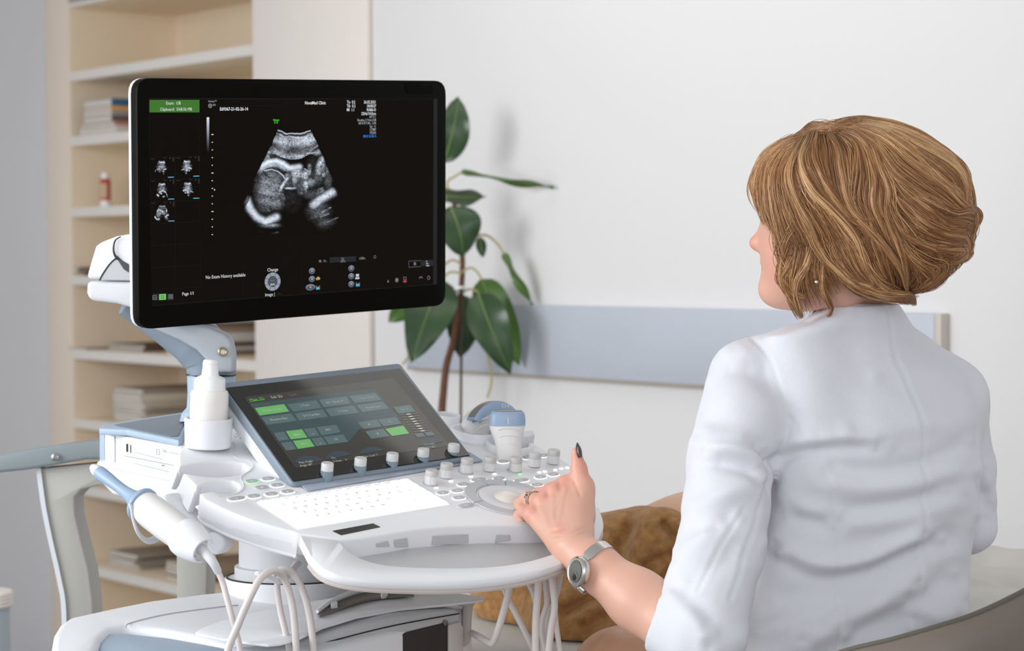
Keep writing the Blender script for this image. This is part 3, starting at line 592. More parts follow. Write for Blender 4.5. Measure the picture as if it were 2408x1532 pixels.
    I *= np.clip((1700 - rho) / 120, 0, 1); I = np.where((rho > 1130) & (np.abs(th) > math.radians(23.2)), I * .25, I)
    return X, Y, np.clip(I, 0, 1)
def fan(name, nr, nt, ox, oy, sc, variant=0, mirror=1, cx0=775.0, slope=0.0):
    X, Y, I = sono(nr, nt, variant); px = ox + (X - cx0) * sc * mirror; py = oy + Y * sc + slope * (px - ox)
    d = (px - IW / 2)[..., None] * RC[0] / FPX + (py - IH / 2)[..., None] * RC[1] / FPX + RC[2]; O = PM.pt(0, 0, .0011); t = ((O - CAM) @ PM.n) / (d @ PM.n); V = (CAM + d * t[..., None]).reshape(-1, 3)
    g = 1.12 * I.ravel() ** 1.4; col = np.stack([g * .80, g * .88, g * 1.0], 1) * 0.95 + np.array([.0080, .0064, .0052])
    F = [[i * nt + j, (i + 1) * nt + j, (i + 1) * nt + j + 1, i * nt + j + 1] for i in range(nr - 1) for j in range(nt - 1) if max(I[i, j], I[i + 1, j + 1], I[i, j + 1]) > .012]
    if mirror < 0: F = [f[::-1] for f in F]
    obj(name, V, F, M_pix, mon, cols=col, smooth=False, angle=None)
fan('sonogram', 300, 200, 540 + 775 / 5.107, 280, 1 / 5.107)
sc_ = 47 / 1500
for k, (x, y, var, mi) in enumerate([(380, 373.5, 1, 1), (440, 372, 2, 1), (381, 425.5, 3, 1), (441, 424, 2, -1), (381.5, 478, 4, 1)]): fan('thumbnail', 46, 40, x, y, sc_, var, mi)
q = MB()
for x, y in [(352.5, 370.5), (412.5, 369), (353, 423), (412.5, 421.5), (353.5, 475.5)]:
    rect(q, PM, x + 1, y + 2.6, x + 11, y + 3.6); rect(q, PM, x + 30.5, y + .6, x + 38, y + 1.6)
    for k in range(5): rect(q, PM, x + 52, y + k * 2.2 - .5, x + 56, y + k * 2.2 + .6)
    rect(q, PM, x + 45, y, x + 48, y + 3)
q.build('thumbnail_marks', EM('thumbgrey', (62, 62, 62)), mon, smooth=False)
# ---- touch panel
def tpx(pts, h=0): return np.array([TP.hit(a, b, h) for a, b in pts])
glass_c = [(531, 913), (941, 867.5), (1105.6, 1071.7), (689.5, 1133)]
tp_out = rounded(TP, [(519, 899), (941, 852), (1114, 1077), (690, 1140)], 0.008)
tpan = slab('touch_panel', lay(TP, tp_out, -0.001), -TP.n * 0.016, M_bluem, MC, 0.003, 3, label='tilted blue-grey touch panel housing')
slab('rear_shell', lay(TP, tp_out.mean(0) + (tp_out - tp_out.mean(0)) * .985, -0.0175), -TP.n * 0.02, M_white, tpan, 0.003, 2)
M_glass = mat('panel_glass', (9, 8, 7), 0.06, spec=0.6)
slab('panel_glass', lay(TP, rounded(TP, glass_c, 0.003), -0.0008), TP.n * 0.0016, M_glass, tpan, 0.0004, 1)
tl = TP.uvs([(573.6, 936), (925, 891), (1058, 1050.6), (694.4, 1103)])
M_dim = mat('panel_display', (8, 8, 7), 0.06, spec=0.6, emit=1.0, ergb=(44, 41, 37)); M_teal = lambda nm, c: mat('panel_' + nm, (6, 7, 7), 0.08, spec=0.55, emit=1.0, ergb=c)
obj('display', *poly_vf(TP, tl, .0010), M_dim, tpan)
C5 = lambda pts: [(520 + a / 4.013, 840 + b / 4.013) for a, b in pts]
obj('teal_field', *poly_vf(TP, TP.uvs(C5([(268, 448), (1445, 304), (1690, 600), (1300, 690), (1200, 810), (610, 892), (430, 660)])), .0012), M_teal('field', (44, 66, 71)), tpan)
tiles = [[(620, 455), (895, 415), (945, 488), (680, 525)], [(918, 412), (1180, 380), (1218, 448), (968, 484)], [(1205, 376), (1450, 346), (1512, 412), (1260, 445)],
         [(378, 578), (655, 540), (712, 610), (428, 650)], [(690, 540), (955, 502), (1006, 572), (735, 610)], [(980, 500), (1245, 465), (1300, 535), (1030, 570)], [(1272, 462), (1520, 428), (1580, 494), (1330, 530)],
         [(495, 726), (592, 712), (638, 788), (540, 800)], [(775, 688), (880, 675), (926, 752), (826, 764)], [(895, 670), (1085, 648), (1125, 718), (948, 748)], [(560, 820), (660, 806), (708, 880), (612, 892)], [(848, 778), (945, 765), (998, 836), (898, 850)], [(962, 762), (1150, 738), (1196, 808), (1016, 834)],
         [(1285, 624), (1468, 598), (1515, 666), (1340, 690)], [(1475, 598), (1645, 574), (1702, 638), (1530, 664)], [(1355, 712), (1525, 686), (1590, 756), (1415, 782)], [(1618, 482), (1780, 458), (1832, 524), (1672, 546)], [(1820, 734), (1895, 722), (1925, 756), (1850, 768)], [(1912, 718), (1985, 708), (2014, 744), (1940, 755)]]
for t in tiles: obj('panel_tile', *poly_vf(TP, TP.uvs(C5(t)), .0014), M_teal('tile', (76, 97, 99)), tpan)
for t in [[(315, 490), (590, 452), (640, 522), (362, 560)], [(608, 708), (760, 690), (812, 768), (655, 785)], [(675, 800), (830, 780), (880, 852), (722, 876)], [(1545, 688), (1715, 655), (1772, 730), (1608, 754)]]: obj('panel_tile', *poly_vf(TP, TP.uvs(C5(t)), .0014), M_teal('green', (98, 168, 92)), tpan, label='lit green tile')
q = MB(); TX = lambda s, x, y, hp, mb, al='CENTER', sx=0.9, flip=(1, 1): txt(mb, TP, s, 520 + x / 4.013, 840 + y / 4.013, hp, al, sx, 0.0, .0017, 2.9, flip)
for s, x, y, hp in [('1 Trim', 785, 466, 7.5), ('NT / Duct. V.', 1070, 434, 7.5), ('1 Trim Card', 1360, 396, 7.5), ('Routine Res.', 545, 594, 7.5), ('2+3 Cardiac', 848, 556, 7.5), ('3 Trim', 1145, 520, 7.5), ('Penetration', 1432, 482, 7.5), ('Routine 2 Trim', 480, 508, 6.5), ('FFC', 1008, 696, 7), ('CE', 1080, 786, 7), ('XL', 1590, 620, 6.5), ('Hi', 1660, 706, 6.5),
                 ('Rate\nCRI 4', 712, 742, 6.5), ('SRI 2', 780, 830, 6.5), ('-', 575, 772, 8), ('+', 866, 736, 8), ('-', 650, 866, 8), ('+', 936, 826, 8), ('TGC X', 1725, 505, 6), ('Max Angle', 795, 1000, 7), ('Angle 60°', 800, 1030, 7), ('On', 1055, 962, 6.5), ('S-View:    V', 1120, 988, 6.5), ('Dyn. Cont. 7', 1405, 942, 6.5), ('Tilt Height', 1960, 832, 6), ('AO: 98%', 1975, 862, 6)]: TX(s, x, y, hp, q)
TX('R', 1392, 645, 9, q, flip=(1, -1)); TX('R', 1475, 735, 9, q, flip=(-1, 1)); TX('Sub 2D', 520, 385, 9, q)
q.build('panel_lettering', EM('panelwhite', (176, 180, 174)), tpan, smooth=False)
q = MB(); TX('Main 2D', 335, 410, 9.5, q); line(q, TP, 520 + 272 / 4.013, 840 + 431 / 4.013, 520 + 410 / 4.013, 840 + 411 / 4.013, 1.0, .0017); q.build('green_lettering', EM('panelgreen', (96, 190, 90)), tpan, smooth=False)
q = MB(); TX('Cine', 670, 366, 9, q); TX('Under Control', 380, 460, 5.5, q); q.build('dim_lettering', EM('paneldim', (118, 114, 106)), tpan, smooth=False)
q = MB(); q2 = MB()
for k in range(8):
    x0, y0 = 1680 + k * 19, 557 + k * 22.5; line(q, TP, 520 + x0 / 4.013, 840 + y0 / 4.013, 520 + (x0 + 165) / 4.013, 840 + (y0 - 16) / 4.013, 2.0, .0015); line(q2, TP, 520 + (x0 + 66) / 4.013, 840 + (y0 - 6) / 4.013, 520 + (x0 + 104) / 4.013, 840 + (y0 - 10) / 4.013, 3.4, .0018)
q.build('slider_tracks', EM('slidergrey', (146, 143, 136)), tpan, smooth=False); q2.build('slider_marks', EM('sliderwhite', (212, 212, 206)), tpan, smooth=False)
for pts in [[(690, 1010), (715, 965), (770, 940), (850, 940), (930, 960), (970, 985)], [(990, 975), (1010, 925), (1080, 895), (1160, 900), (1235, 930)], [(1290, 930), (1325, 885), (1390, 855), (1470, 860), (1545, 885)], [(1862, 850), (1885, 800), (1940, 775), (2010, 780), (2095, 805)]]: obj('dial_arc', *poly_vf(TP, TP.uvs(C5(pts))[::1], .0014), M_teal('dial', (44, 58, 68)), tpan)

for o in list(mon.children) + list(tpan.children):
    if any(w in o.name for w in ('lettering', 'lines', 'marks', 'icons', 'rims', 'faces', 'dots', 'tiles', 'scale', 'tracks')): o['kind'] = 'stuff'
# ---- console: one sloped top with finger notches, a hand recess and a wrap-round palm rest
def kb(pts, h=0): return np.array([KB.hit(a, b, h) for a, b in pts])
con = empty('console', KB.pt(.13, .02, -.02)); con.parent = MC; con.location = Vector(KB.pt(.13, .02, -.02) - WL(MC))
notch1 = [(470, 1160.6), (488, 1158), (502, 1156), (518, 1161), (538, 1162), (556, 1156), (565, 1147), (560, 1137), (546, 1131.5), (525, 1130), (504, 1131.5), (484, 1136), (462, 1145.5)]
notch2 = [(431, 1113), (450, 1116.5), (480, 1121), (510, 1122.5), (545, 1120), (570, 1114), (584, 1106), (586, 1098), (572, 1090), (545, 1086), (510, 1085), (475, 1088), (445, 1093), (421, 1099)]
back = [(420, 1066), (430, 1051), (448, 1036), (475, 1024), (520, 1012), (560, 1006), (610, 1012), (760, 1050), (900, 1030), (1020, 1010), (1060, 1002), (1110, 1000), (1160, 1012), (1215, 1026), (1258, 1046), (1268, 1052), (1310, 1074), (1345, 1096), (1378, 1128), (1394, 1160), (1399, 1192), (1394, 1216)]
front = [(1340, 1232), (1250, 1236), (1150, 1236), (1060, 1239), (970, 1247), (900, 1259), (850, 1267), (800, 1268), (700, 1255), (690, 1251), (640, 1238), (601, 1226.5), (549, 1208), (510, 1190), (480, 1174)]
top_poly = notch1[:1] + notch1[1:] + notch2 + back + front
top = kb(top_poly)
slab('top_shell', top, -n * 0.030, M_white, con, 0.0028, 3)
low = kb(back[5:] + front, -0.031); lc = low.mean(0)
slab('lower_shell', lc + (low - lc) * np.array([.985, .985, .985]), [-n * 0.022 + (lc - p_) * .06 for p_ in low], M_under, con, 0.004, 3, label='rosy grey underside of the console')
# slanted end faces of the three fingers
for ends in [[(470, 1160.6), (480, 1174), (510, 1190), (549, 1208), (601, 1226.5), (640, 1238), (690, 1251), (700, 1255)]]:
    a = kb(ends, -.002); b = a - n * 0.029 - (u * .35 - v) * 0.004
    o = [-(u * .5 - v) * .003] * len(a)
    R_ = np.stack([a, a - (u * .5 - v) * .003, b - (u * .5 - v) * .003, b], 1); V, F = loft_vf(R_); obj('side_fascia', V, F, M_light, con, angle=30, label='pale grey curved side fascia')
    rim = spline(b - (u * .5 - v) * .0045, 4); tube('rubber_strip', rim, 0.0022, M_white, con, 6)
for e_, d_ in [([(462, 1145.5), (431, 1113)], .034), ([(421, 1099), (420, 1066)], .03)]:
    a = kb(e_, -.001); out = -u * .012 + v * .004
    slab('finger_end', np.array([a[0], a[1], a[1] + out - n * .026, a[0] + out - n * d_]), u * .01 - n * .002, M_light, con, 0.0025, 3, label='pale grey finger end between the holder notches')
# palm rest band and hand recess
inner = spline(kb([(702, 1254), (745, 1262), (791, 1273), (815, 1296), (850, 1317), (900, 1331), (970, 1337), (1060, 1339), (1140, 1337), (1210, 1329), (1270, 1315), (1330, 1293), (1372, 1266), (1390, 1242), (1396, 1218), (1396, 1195)], -.004), 6)
outer = spline(kb([(731, 1311), (737, 1320), (748, 1333), (770, 1347), (810, 1359), (870, 1367), (960, 1371), (1060, 1371.5), (1150, 1366), (1235, 1353), (1308, 1332), (1366, 1302), (1400, 1276), (1414, 1256), (1420, 1232), (1410, 1197)], -.004), 6)
rings = []
for a, b in zip(inner, outer):
    o_ = unit(b - a); rings.append([a, a + o_ * .002 + n * .0016, b - o_ * .004 + n * .0012, b - o_ * .0012, b - n * .004, b - n * .010 - o_ * .001, b - n * .013 - o_ * .006, a - n * .013])
V, F = loft_vf(rings); obj('palm_rest', V, F, M_white, con, angle=50)
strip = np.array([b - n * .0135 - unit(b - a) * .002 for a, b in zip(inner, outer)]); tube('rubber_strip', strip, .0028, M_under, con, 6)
rec = np.concatenate([spline(kb([(735, 1262), (760, 1310), (830, 1345), (900, 1354), (970, 1358), (1060, 1359), (1210, 1350), (1340, 1312), (1404, 1255)], -.012), 5), kb([(1394, 1216), (1340, 1232), (1250, 1236), (1150, 1236), (1060, 1239), (970, 1247), (900, 1259), (850, 1267), (800, 1265)], -.0)  + n * 0 - n * .030 + v * 0])
rc = rec.mean(0)
slab('hand_recess', np.array([p_ - n * ((p_ - KB.O) @ n + .026) for p_ in rec]), -n * .006, M_grey, con, 0, label='grey floor of the hand recess')
for corners in [[(884, 1279), (912, 1272.5), (916, 1286), (886, 1287)], [(926, 1270), (957, 1265.5), (960, 1287), (928, 1287.5)], [(1016, 1260.5), (1101, 1256.5), (1101.5, 1278), (1014.5, 1282)], [(1168, 1258), (1200, 1259), (1201, 1271), (1164, 1277)]]:
    p0 = KB.hit((corners[0][0] + corners[1][0]) / 2, 1247, -.012)
    # face plane of the recess front wall: faces the sitter
    mid = (corners[0][0] + corners[1][0]) / 2; fy = np.interp(mid, [850, 900, 970, 1060, 1150, 1250], [1267, 1259, 1247, 1239, 1236, 1236])
    e0 = KB.hit(mid - 15, np.interp(mid - 15, [850, 900, 970, 1060, 1150, 1250], [1267, 1259, 1247, 1239, 1236, 1236])); e1 = KB.hit(mid + 15, np.interp(mid + 15, [850, 900, 970, 1060, 1150, 1250], [1267, 1259, 1247, 1239, 1236, 1236]))
    PF = Plane((e0 + e1) / 2, e1 - e0, -n); pp_ = np.array([PF.hit(a, b, .0004) for a, b in corners])
    slab('recess_button', pp_, PF.n * .0014, M_grey, con, .0005, 1)
slab('card_slot', kb([(782, 1250), (877, 1232.5), (894, 1240.5), (802, 1259.5)], .0002), n * .0006, M_slot, con, 0)
# bezel strip in front of the touch panel that carries the blue knobs
slab('knob_strip', kb([(690, 1128), (1104, 1066), (1136, 1086), (722, 1157)], .001), -n * .004 + n * .006, M_blue, con, .0015, 2, label='blue-grey strip below the touch panel')
slab('seam_ring', kb([(1, 1), (2, 1), (2, 2)], 0), n, M_white, con) if False else None
# speaker holes
q = MB()
for x, y in [(556, 1022), (563, 1018), (571, 1020), (560, 1027), (568, 1026), (575, 1029), (565, 1032), (553, 1028), (573, 1036), (581, 1034), (577, 1022), (584, 1027)]: q.add(lay(KB, disc_ab(*KB.uv(x, y, .0), .0011, .0011, 8), .0004), [list(range(8))[::-1]])
tag(q.build('speaker_holes', M_dark, con, smooth=False), kind='stuff')
# raised rib line that follows the holder notches
tube('panel_seam', spline(kb([(548, 1041), (553, 1050), (551, 1060), (548, 1068), (556, 1078), (585, 1085), (595, 1095), (590, 1106), (575, 1116), (566, 1126), (572, 1138), (572, 1150), (560, 1160), (540, 1165), (512, 1168)], .0002), 5), .0008, M_light, con, 5)
# ---- keyboard: six rows of lit keys
kq = KB.uvs([(605, 1184), (957, 1127.5), (1056, 1188.5), (700, 1246)]); ka0, ka1 = (kq[0][0] + kq[3][0]) / 2, (kq[1][0] + kq[2][0]) / 2; kb0, kb1 = (kq[0][1] + kq[1][1]) / 2, (kq[2][1] + kq[3][1]) / 2
kbd = slab('keyboard', lay(KB, [(ka0, kb0), (ka1, kb0), (ka1, kb1), (ka0, kb1)], .0003), n * .0006, mat('lit_key_bed', (244, 244, 244), 0.5, emit=0.55), MC, 0)
M_key = mat('lit_key', (238, 238, 238), 0.45, emit=0.36, ergb=(250, 252, 255)); KR = 6; KH = (kb1 - kb0) / KR
rows = ['1234567890-=', 'QWERTYUIOP[]', "ASDFGHJKL;'", 'ZXCVBNM,./']
klab = MB(); kmesh = {}
for r in range(KR):
    nk = [15, 14, 14, 13, 12, 8][r]; wd_ = [1.0] * nk
    if r == 1: wd_[-1] = 1.6
    if r == 2: wd_[0] = 1.4
    if r == 3: wd_[0] = 1.7; wd_[-1] = 1.9
    if r == 4: wd_[0] = 2.1; wd_[-1] = 1.8
    if r == 5: wd_ = [1.3, 1, 1, 5.2, 1, 1, 1, 1]
    tot = sum(wd_); x = ka0; 
    for k in range(nk):
        w = (ka1 - ka0) * wd_[k] / tot; key = (round(w, 5)); c = KB.pt(x + w / 2, kb0 + (r + .5) * KH, .0009)
        if key not in kmesh:
            hw, hh = w / 2 - .0011, KH / 2 - .0011; Vb = [(-hw, -hh, 0), (hw, -hh, 0), (hw, hh, 0), (-hw, hh, 0), (-hw + .0012, -hh + .001, .0024), (hw - .0012, -hh + .001, .0024), (hw - .0012, hh - .001, .0024), (-hw + .0012, hh - .001, .0024)]
            kmesh[key] = meshdata('key', Vb, [[4, 5, 6, 7], [0, 1, 5, 4], [1, 2, 6, 5], [2, 3, 7, 6], [3, 0, 4, 7]], M_key, smooth=False)
        link('key', kmesh[key], kbd, c, KB.frame())
        if 1 <= r <= 4 and 1 <= k <= len(rows[r - 1]):
            V, F = text_vf(rows[r - 1][k - 1], KB, x + w / 2, kb0 + (r + .5) * KH, .0062, .0036, 'CENTER'); klab.add(V, F)
        elif r == 0 and k: V, F = text_vf('F%d' % k if k < 13 else '\u00b7', KB, x + w / 2, kb0 + (r + .5) * KH, .004, .0036, 'CENTER'); klab.add(V, F)
        x += w
tag(klab.build('key_lettering', mat('key_print', (150, 152, 158), 0.5, emit=.2), kbd, smooth=False), kind='stuff')
# ---- knobs
def knob_mesh(body, cap, r, hgt, name):
    prof = [(r * 1.02, 0), (r * 1.02, hgt * .1), (r * .97, hgt * .12), (r * .97, hgt * .58)]; V1, F1 = lathe_vf(prof, (0, 0, 0), Z, 24)
    a = meshdata(name, V1, F1, body, angle=30); V2, F2 = lathe_vf([(r * .99, hgt * .58), (r * .99, hgt * .93), (r * .92, hgt), (r * .5, hgt * 1.0), (0, hgt * 1.0)], (0, 0, 0), Z, 24); V2, F2 = V2, F2
    return a, meshdata('knob_cap', V2, F2, cap, angle=30)
M_cap = mat('knob_cap_grey', (196, 194, 192), 0.5); M_capw = mat('knob_cap_pale', (206, 206, 206), 0.5); M_kw = mat('knob_white', (224, 223, 222), 0.35); M_kb = mat('knob_blue', (128, 146, 158), 0.35)
kz = unit(n + np.array([0, 0, .55])); kfr = np.stack([unit(np.cross(v, kz)) , unit(np.cross(kz, unit(np.cross(v, kz)))), kz], 1)
rk = 16 * 2.83 / FPX; bm_, cm_ = knob_mesh(M_kb, M_capw, rk * .95, .0250, 'knob'); wm_, wc_ = knob_mesh(M_kw, M_cap, rk, .0195, 'knob')
for x, y in [(767, 1131), (845, 1118.5), (920, 1107), (992.5, 1096.5), (1064, 1085)]:
    o = link('knob', bm_, MC, KB.hit(x, y, .002), kfr); o['label'] = 'blue-grey knob with pale cap'; c = link('knob_cap', cm_, o, KB.hit(x, y, .002)); 
    for g in range(8):
        pass
for x, y in [(1013, 1138), (1048, 1122), (1096, 1110.5), (1150, 1106), (1211, 1107), (1256, 1096), (1300, 1089)]:
    o = link('knob', wm_, MC, KB.hit(x, y, .0005), kfr); o['label'] = 'white knob with grey cap'; link('knob_cap', wc_, o, KB.hit(x, y, .0005))
    lathe('knob_seat', [(rk * 1.25, 0), (rk * 1.2, .0008), (rk, .001)], KB.hit(x - 1, y + 1, .0001), n, M_grey, o, 24) if x in (1013, 1096, 1211) else None
# grip ribs on the knobs, one shared mesh per kind
def ribs(r, hgt, m):
    q = MB()
    for g in range(10):
        t = g / 10 * 2 * math.pi; V, F = box_vf((r * math.cos(t), r * math.sin(t), hgt * .36), [(math.cos(t), math.sin(t), 0), (-math.sin(t), math.cos(t), 0), Z], (.0004, .0006, hgt * .22)); q.add(V, F)
    return meshdata('grip_ribs', np.concatenate(q.V), q.F, m, smooth=False)
rm_b, rm_w = ribs(rk * .95 * .97, .0250, M_kb), ribs(rk * .97, .0195, M_kw)
for o in [o for o in MC.children if o.name.startswith('knob')]:
    c = [k for k in o.children if k.name.startswith('knob_cap')][0]; c.location = (0, 0, 0); r_ = link('grip_ribs', rm_b if 'blue' in o['label'] else rm_w, o, WL(o)); r_.location = (0, 0, 0); r_['kind'] = 'stuff'
    for k in o.children:
        if k.name.startswith('knob_seat'): k.matrix_parent_inverse = o.matrix_basis.inverted(); k.location = Vector(WL(k) - WL(k.parent)) + o.matrix_basis.translation if False else k.location
for o in [o for o in MC.children if o.name.startswith('knob')]:
    for k in list(o.children):
        if k.name.startswith('knob_seat'): p_ = np.array(o.location) + np.array(k.location); k.parent = MC; k.location = p_
# ---- buttons with lit rims and small lamps
def oval(rx, ry, h0, h1, m, name, nn=24, sq=2.6):
    t = np.arange(nn) / nn * 2 * math.pi; c, s = np.cos(t), np.sin(t); X = np.sign(c) * np.abs(c) ** (2 / sq) * rx; Y = np.sign(s) * np.abs(s) ** (2 / sq) * ry
    A = lambda k, z: np.stack([X * k, Y * k, np.full(nn, z)], 1); V, F = loft_vf([A(1, h0), A(1, h1 - .0004), A(.94, h1)]); return meshdata(name, V, F, m, angle=30)
bx, by = 13.6 * 2.83 / FPX / .80, .0050
def sizes(k): return (bx * k, by)
bmesh_ = {}
for wide in (1.0, 1.3):
    bmesh_[wide] = (oval(bx * wide * 1.0, by, 0, .0018, M_btn, 'button'), {c: oval(bx * wide * 1.14, by * 1.22, 0, .0009, m, 'lit_rim') for c, m in (('w', M_ledw), ('g', M_ledg), ('n', M_light))})
sym = []
for x, y, wide, col in [(592, 1134, 1, 'g'), (630, 1128.5, 1, 'w'), (615, 1148.5, 1, 'n'), (652, 1143.5, 1, 'w'), (597, 1169.5, 1, 'w'), (638, 1164.5, 1, 'w'), (676, 1158.5, 1, 'w'), (556, 1175, 1.3, 'w'),
                        (1184, 1087.5, 1, 'w'), (1241, 1078.5, 1, 'w'), (1278, 1073.5, 1, 'w'), (1125.5, 1130.5, 1.3, 'w'), (1173.5, 1127.5, 1, 'w'), (1226, 1132, 1.3, 'w'), (1271, 1124, 1, 'w'), (1301, 1118, 1, 'w'), (1090, 1141.5, 1, 'w'), (1263, 1142.5, 1, 'w'), (1041, 1161.5, 1, 'w'), (1075, 1156.5, 1, 'w'), (1079, 1173, 1, 'w'), (1096, 1191, 1.3, 'n')]:
    b = link('button', bmesh_[1.3 if wide > 1.1 else 1.0][0], MC, KB.hit(x, y - .6, .0004), KB.frame()); r_ = link('lit_rim', bmesh_[1.3 if wide > 1.1 else 1.0][1][col], b, WL(b)); r_.location = (0, 0, -.0003)
    if col == 'g': b['label'] = 'button with a glowing green rim'
    sym.append((x, y))
q = MB()
for i, (x, y) in enumerate(sym):
    a, b = KB.uv(x, y - .6, .0018); k = i % 4; w = .0022
    if k == 0: ring = np.concatenate([disc_ab(a, b, w, n=14), disc_ab(a, b, w * .72, n=14)]); q.add(lay(KB, ring, .0025), [[j, 14 + j, 14 + (j + 1) % 14, (j + 1) % 14] for j in range(14)])
    elif k == 1:
        for d in (-w, w): q.add(*rect_vf(KB, a - w, b + d - .0003, a + w, b + d + .0003, .0025)); q.add(*rect_vf(KB, a + d - .0003, b - w, a + d + .0003, b + w, .0025))
    elif k == 2: q.add(*poly_vf(KB, [(a - w, b + w * .8), (a + w, b + w * .8), (a, b - w)], .0025))
    else:
        for d in (-.0015, 0, .0015): q.add(*rect_vf(KB, a - w, b + d - .0003, a + w, b + d + .0003, .0025))
tag(q.build('button_symbols', mat('symbol_white', (240, 240, 238), 0.5, emit=.15), MC, smooth=False), kind='stuff')
lw, lg = oval(.0034, .0023, 0, .0010, M_ledw, 'indicator_lamp', 12), oval(.0034, .0023, 0, .0010, M_ledg, 'indicator_lamp', 12)
for i, (x, y) in enumerate([(1026, 1148.5), (1060.5, 1133), (1107, 1122), (1163, 1116), (1223, 1116.5), (1268, 1112), (1281, 1110), (1306, 1106), (1320, 1103), (1334, 1101)]): link('indicator_lamp', lg if i == 4 else lw, MC, KB.hit(x, y, .0004), KB.frame())
# ---- trackball in its segmented ring
tc_ = KB.hit(1199, 1172.5, .0); ta, tb = KB.uv(1199, 1172.5); TR = 88 * 2.9 / FPX / .80
tb_o = lathe('trackball', [(.034 * math.cos(t), -.0258 + .034 * math.sin(t)) for t in np.radians(np.linspace(47, 90, 10))], tc_ + n * .001, n, mat('trackball_cream', (226, 219, 210), 0.25), MC, 40, label='cream trackball')
lathe('ball_plate', [(TR * .70, .0), (TR * .69, .0012), (TR * .66, .0018), (TR * .40, .0016), (.024, .001)], tc_, n, M_light, tb_o, 48)
segs = [(-178, -92), (-90, -58), (-56, -10), (-8, 60), (62, 88), (90, 118), (120, 180)]
for s0, s1 in segs:
    A = np.radians(np.linspace(s0, s1, 16)); rings = []
    for t in A:
        d_ = KB.u * math.cos(t) + KB.v * math.sin(t); c0 = tc_; rings.append([c0 + d_ * TR + n * .0002, c0 + d_ * TR * .985 + n * .0022, c0 + d_ * TR * .75 + n * .0026, c0 + d_ * TR * .725 + n * .0002])
    V, F = loft_vf(rings); obj('ring_key', V, F, M_btn, tb_o, angle=35)
# ---- holders on the console
tilt = unit(np.array([0, 0, 1.0]) + n * .35)
cupc = KB.hit(489, 1052, .001); CR = 57.5 * 2.88 / FPX
cup = lathe('cup_holder', [(CR * .90, 0), (CR * .96, .002), (CR, .0395), (CR * .985, .041), (CR * .92, .041), (CR * .90, .039), (CR * .82, .006), (.002, .004)], cupc, tilt, M_white, MC, 48)
def holder(name, cx, cy, rx, hgt, D, lab):
    c = KB.hit(cx, cy, 0); R_ = rx * D / FPX
    return lathe(name, [(R_ * .92, -.045), (R_ * .98, -.01), (R_, .006), (R_ * .98, .0085), (R_ * .86, .009), (R_ * .82, .006), (R_ * .78, -.03), (.002, -.034)], c, unit(n + tilt), M_white, MC, 44, label=lab)
h11 = holder('probe_holder', 1197, 1056, 60, .02, 3.05, 'round white holder at the rear corner of the console'); hc1 = holder('probe_holder', 1118, 1024, 62, .02, 3.12, 'round white holder behind the touch panel edge')
holder('probe_holder', 1052, 988, 30, .02, 3.2, 'small white holder behind the touch panel corner')
slab('holder_block', kb([(1222, 1044), (1248, 1040), (1254, 1052), (1228, 1058)], 0.0), n * .020, M_light, MC, .003, 2)
# ---- rear housing with drive bay and blue-grey cover
BX = Plane(P(236, 1016, 3.13), (.66, -.75, -.06), -Z); bu = unit(np.array([.75, .66, .047])); 
def bx(pts, h=0): return np.array([BX.hit(a, b, h) for a, b in pts])
rear = slab('rear_housing', bx([(238, 1016), (425, 1052), (440, 1134), (232, 1091)]), bu * .20, M_white, MC, .003, 2)
ct = bx([(233, 1012), (236, 1003), (245, 998.5), (300, 1010), (405, 1032), (425, 1036), (440, 1034), (440, 1046), (424, 1051), (404, 1048), (250, 1017), (245, 1019), (245, 1086), (233, 1084)], .004)
HT = Plane(BX.hit(245, 1000, .004), bu, (.66, -.75, -.06))
slab('cover_leg', ct[[0, 1, 2, -5, -4, -3, -2, -1]] if False else bx([(233, 1010), (245, 1006), (245, 1086), (233, 1084)], .004), bu * .03, M_bluel, rear, .002, 2, label='blue-grey edge of the cover running down the corner')
slab('housing_cover', np.array([HT.hit(a, b) for a, b in [(233, 1008), (238, 1001), (246, 998), (330, 985), (430, 970), (500, 962), (545, 965), (530, 975), (452, 990), (438, 1006), (428, 1032), (420, 1036), (405, 1033), (300, 1011), (245, 1000)]][:-1]), -Z * .0095, M_bluel, rear, .0022, 3, label='blue-grey cover wrapping the rear housing')
slab('cover_inlay', np.array([HT.hit(a, b, .0006) for a, b in [(268, 1000), (340, 988), (432, 974), (470, 974), (440, 990), (428, 1006), (418, 1026), (402, 1027)]]), Z * .0006, M_bluem, rear, .0006, 1, label='darker grey inlay on top of the cover')
slab('front_pillar', bx([(247, 1021), (271, 1026), (271, 1094), (247, 1090)], .0004), -BX.n * -.002, M_white, rear, .0008, 1)
dr = slab('drive_front', bx([(291, 1034), (425, 1060), (425, 1096), (291, 1072)], .0003), BX.n * .0012, M_white, rear, .0006, 1)
for p4 in [[(297, 1044), (301.5, 1045), (301.5, 1064), (297, 1063)], [(306.5, 1047), (308.5, 1047.4), (308.5, 1066), (306.5, 1065.6)]]: slab('card_slot', bx(p4, .0017), BX.n * .0003, M_dark, dr, 0)
q = MB()
def bxline(x0, y0, x1, y1, w=.0006): a, b = BX.uv(x0, y0), BX.uv(x1, y1); d = unit(b - a); t = np.array([-d[1], d[0]]) * w / 2; q.add(*poly_vf(BX, [a - t, a + t, b + t, b - t], .0019))
for L_ in [(319, 1064, 386, 1081), (293, 1072, 425, 1098), (288, 1034, 288, 1072), (317, 1090, 400, 1110), (400, 1064, 425, 1069)]: bxline(*L_)
for a_ in [(370, 1057, 378, 1058.6), (370, 1068, 378, 1069.6), (370, 1057, 370, 1068), (378, 1058.6, 378, 1069.6), (372, 1063, 376, 1064)]: bxline(*a_, .0007)
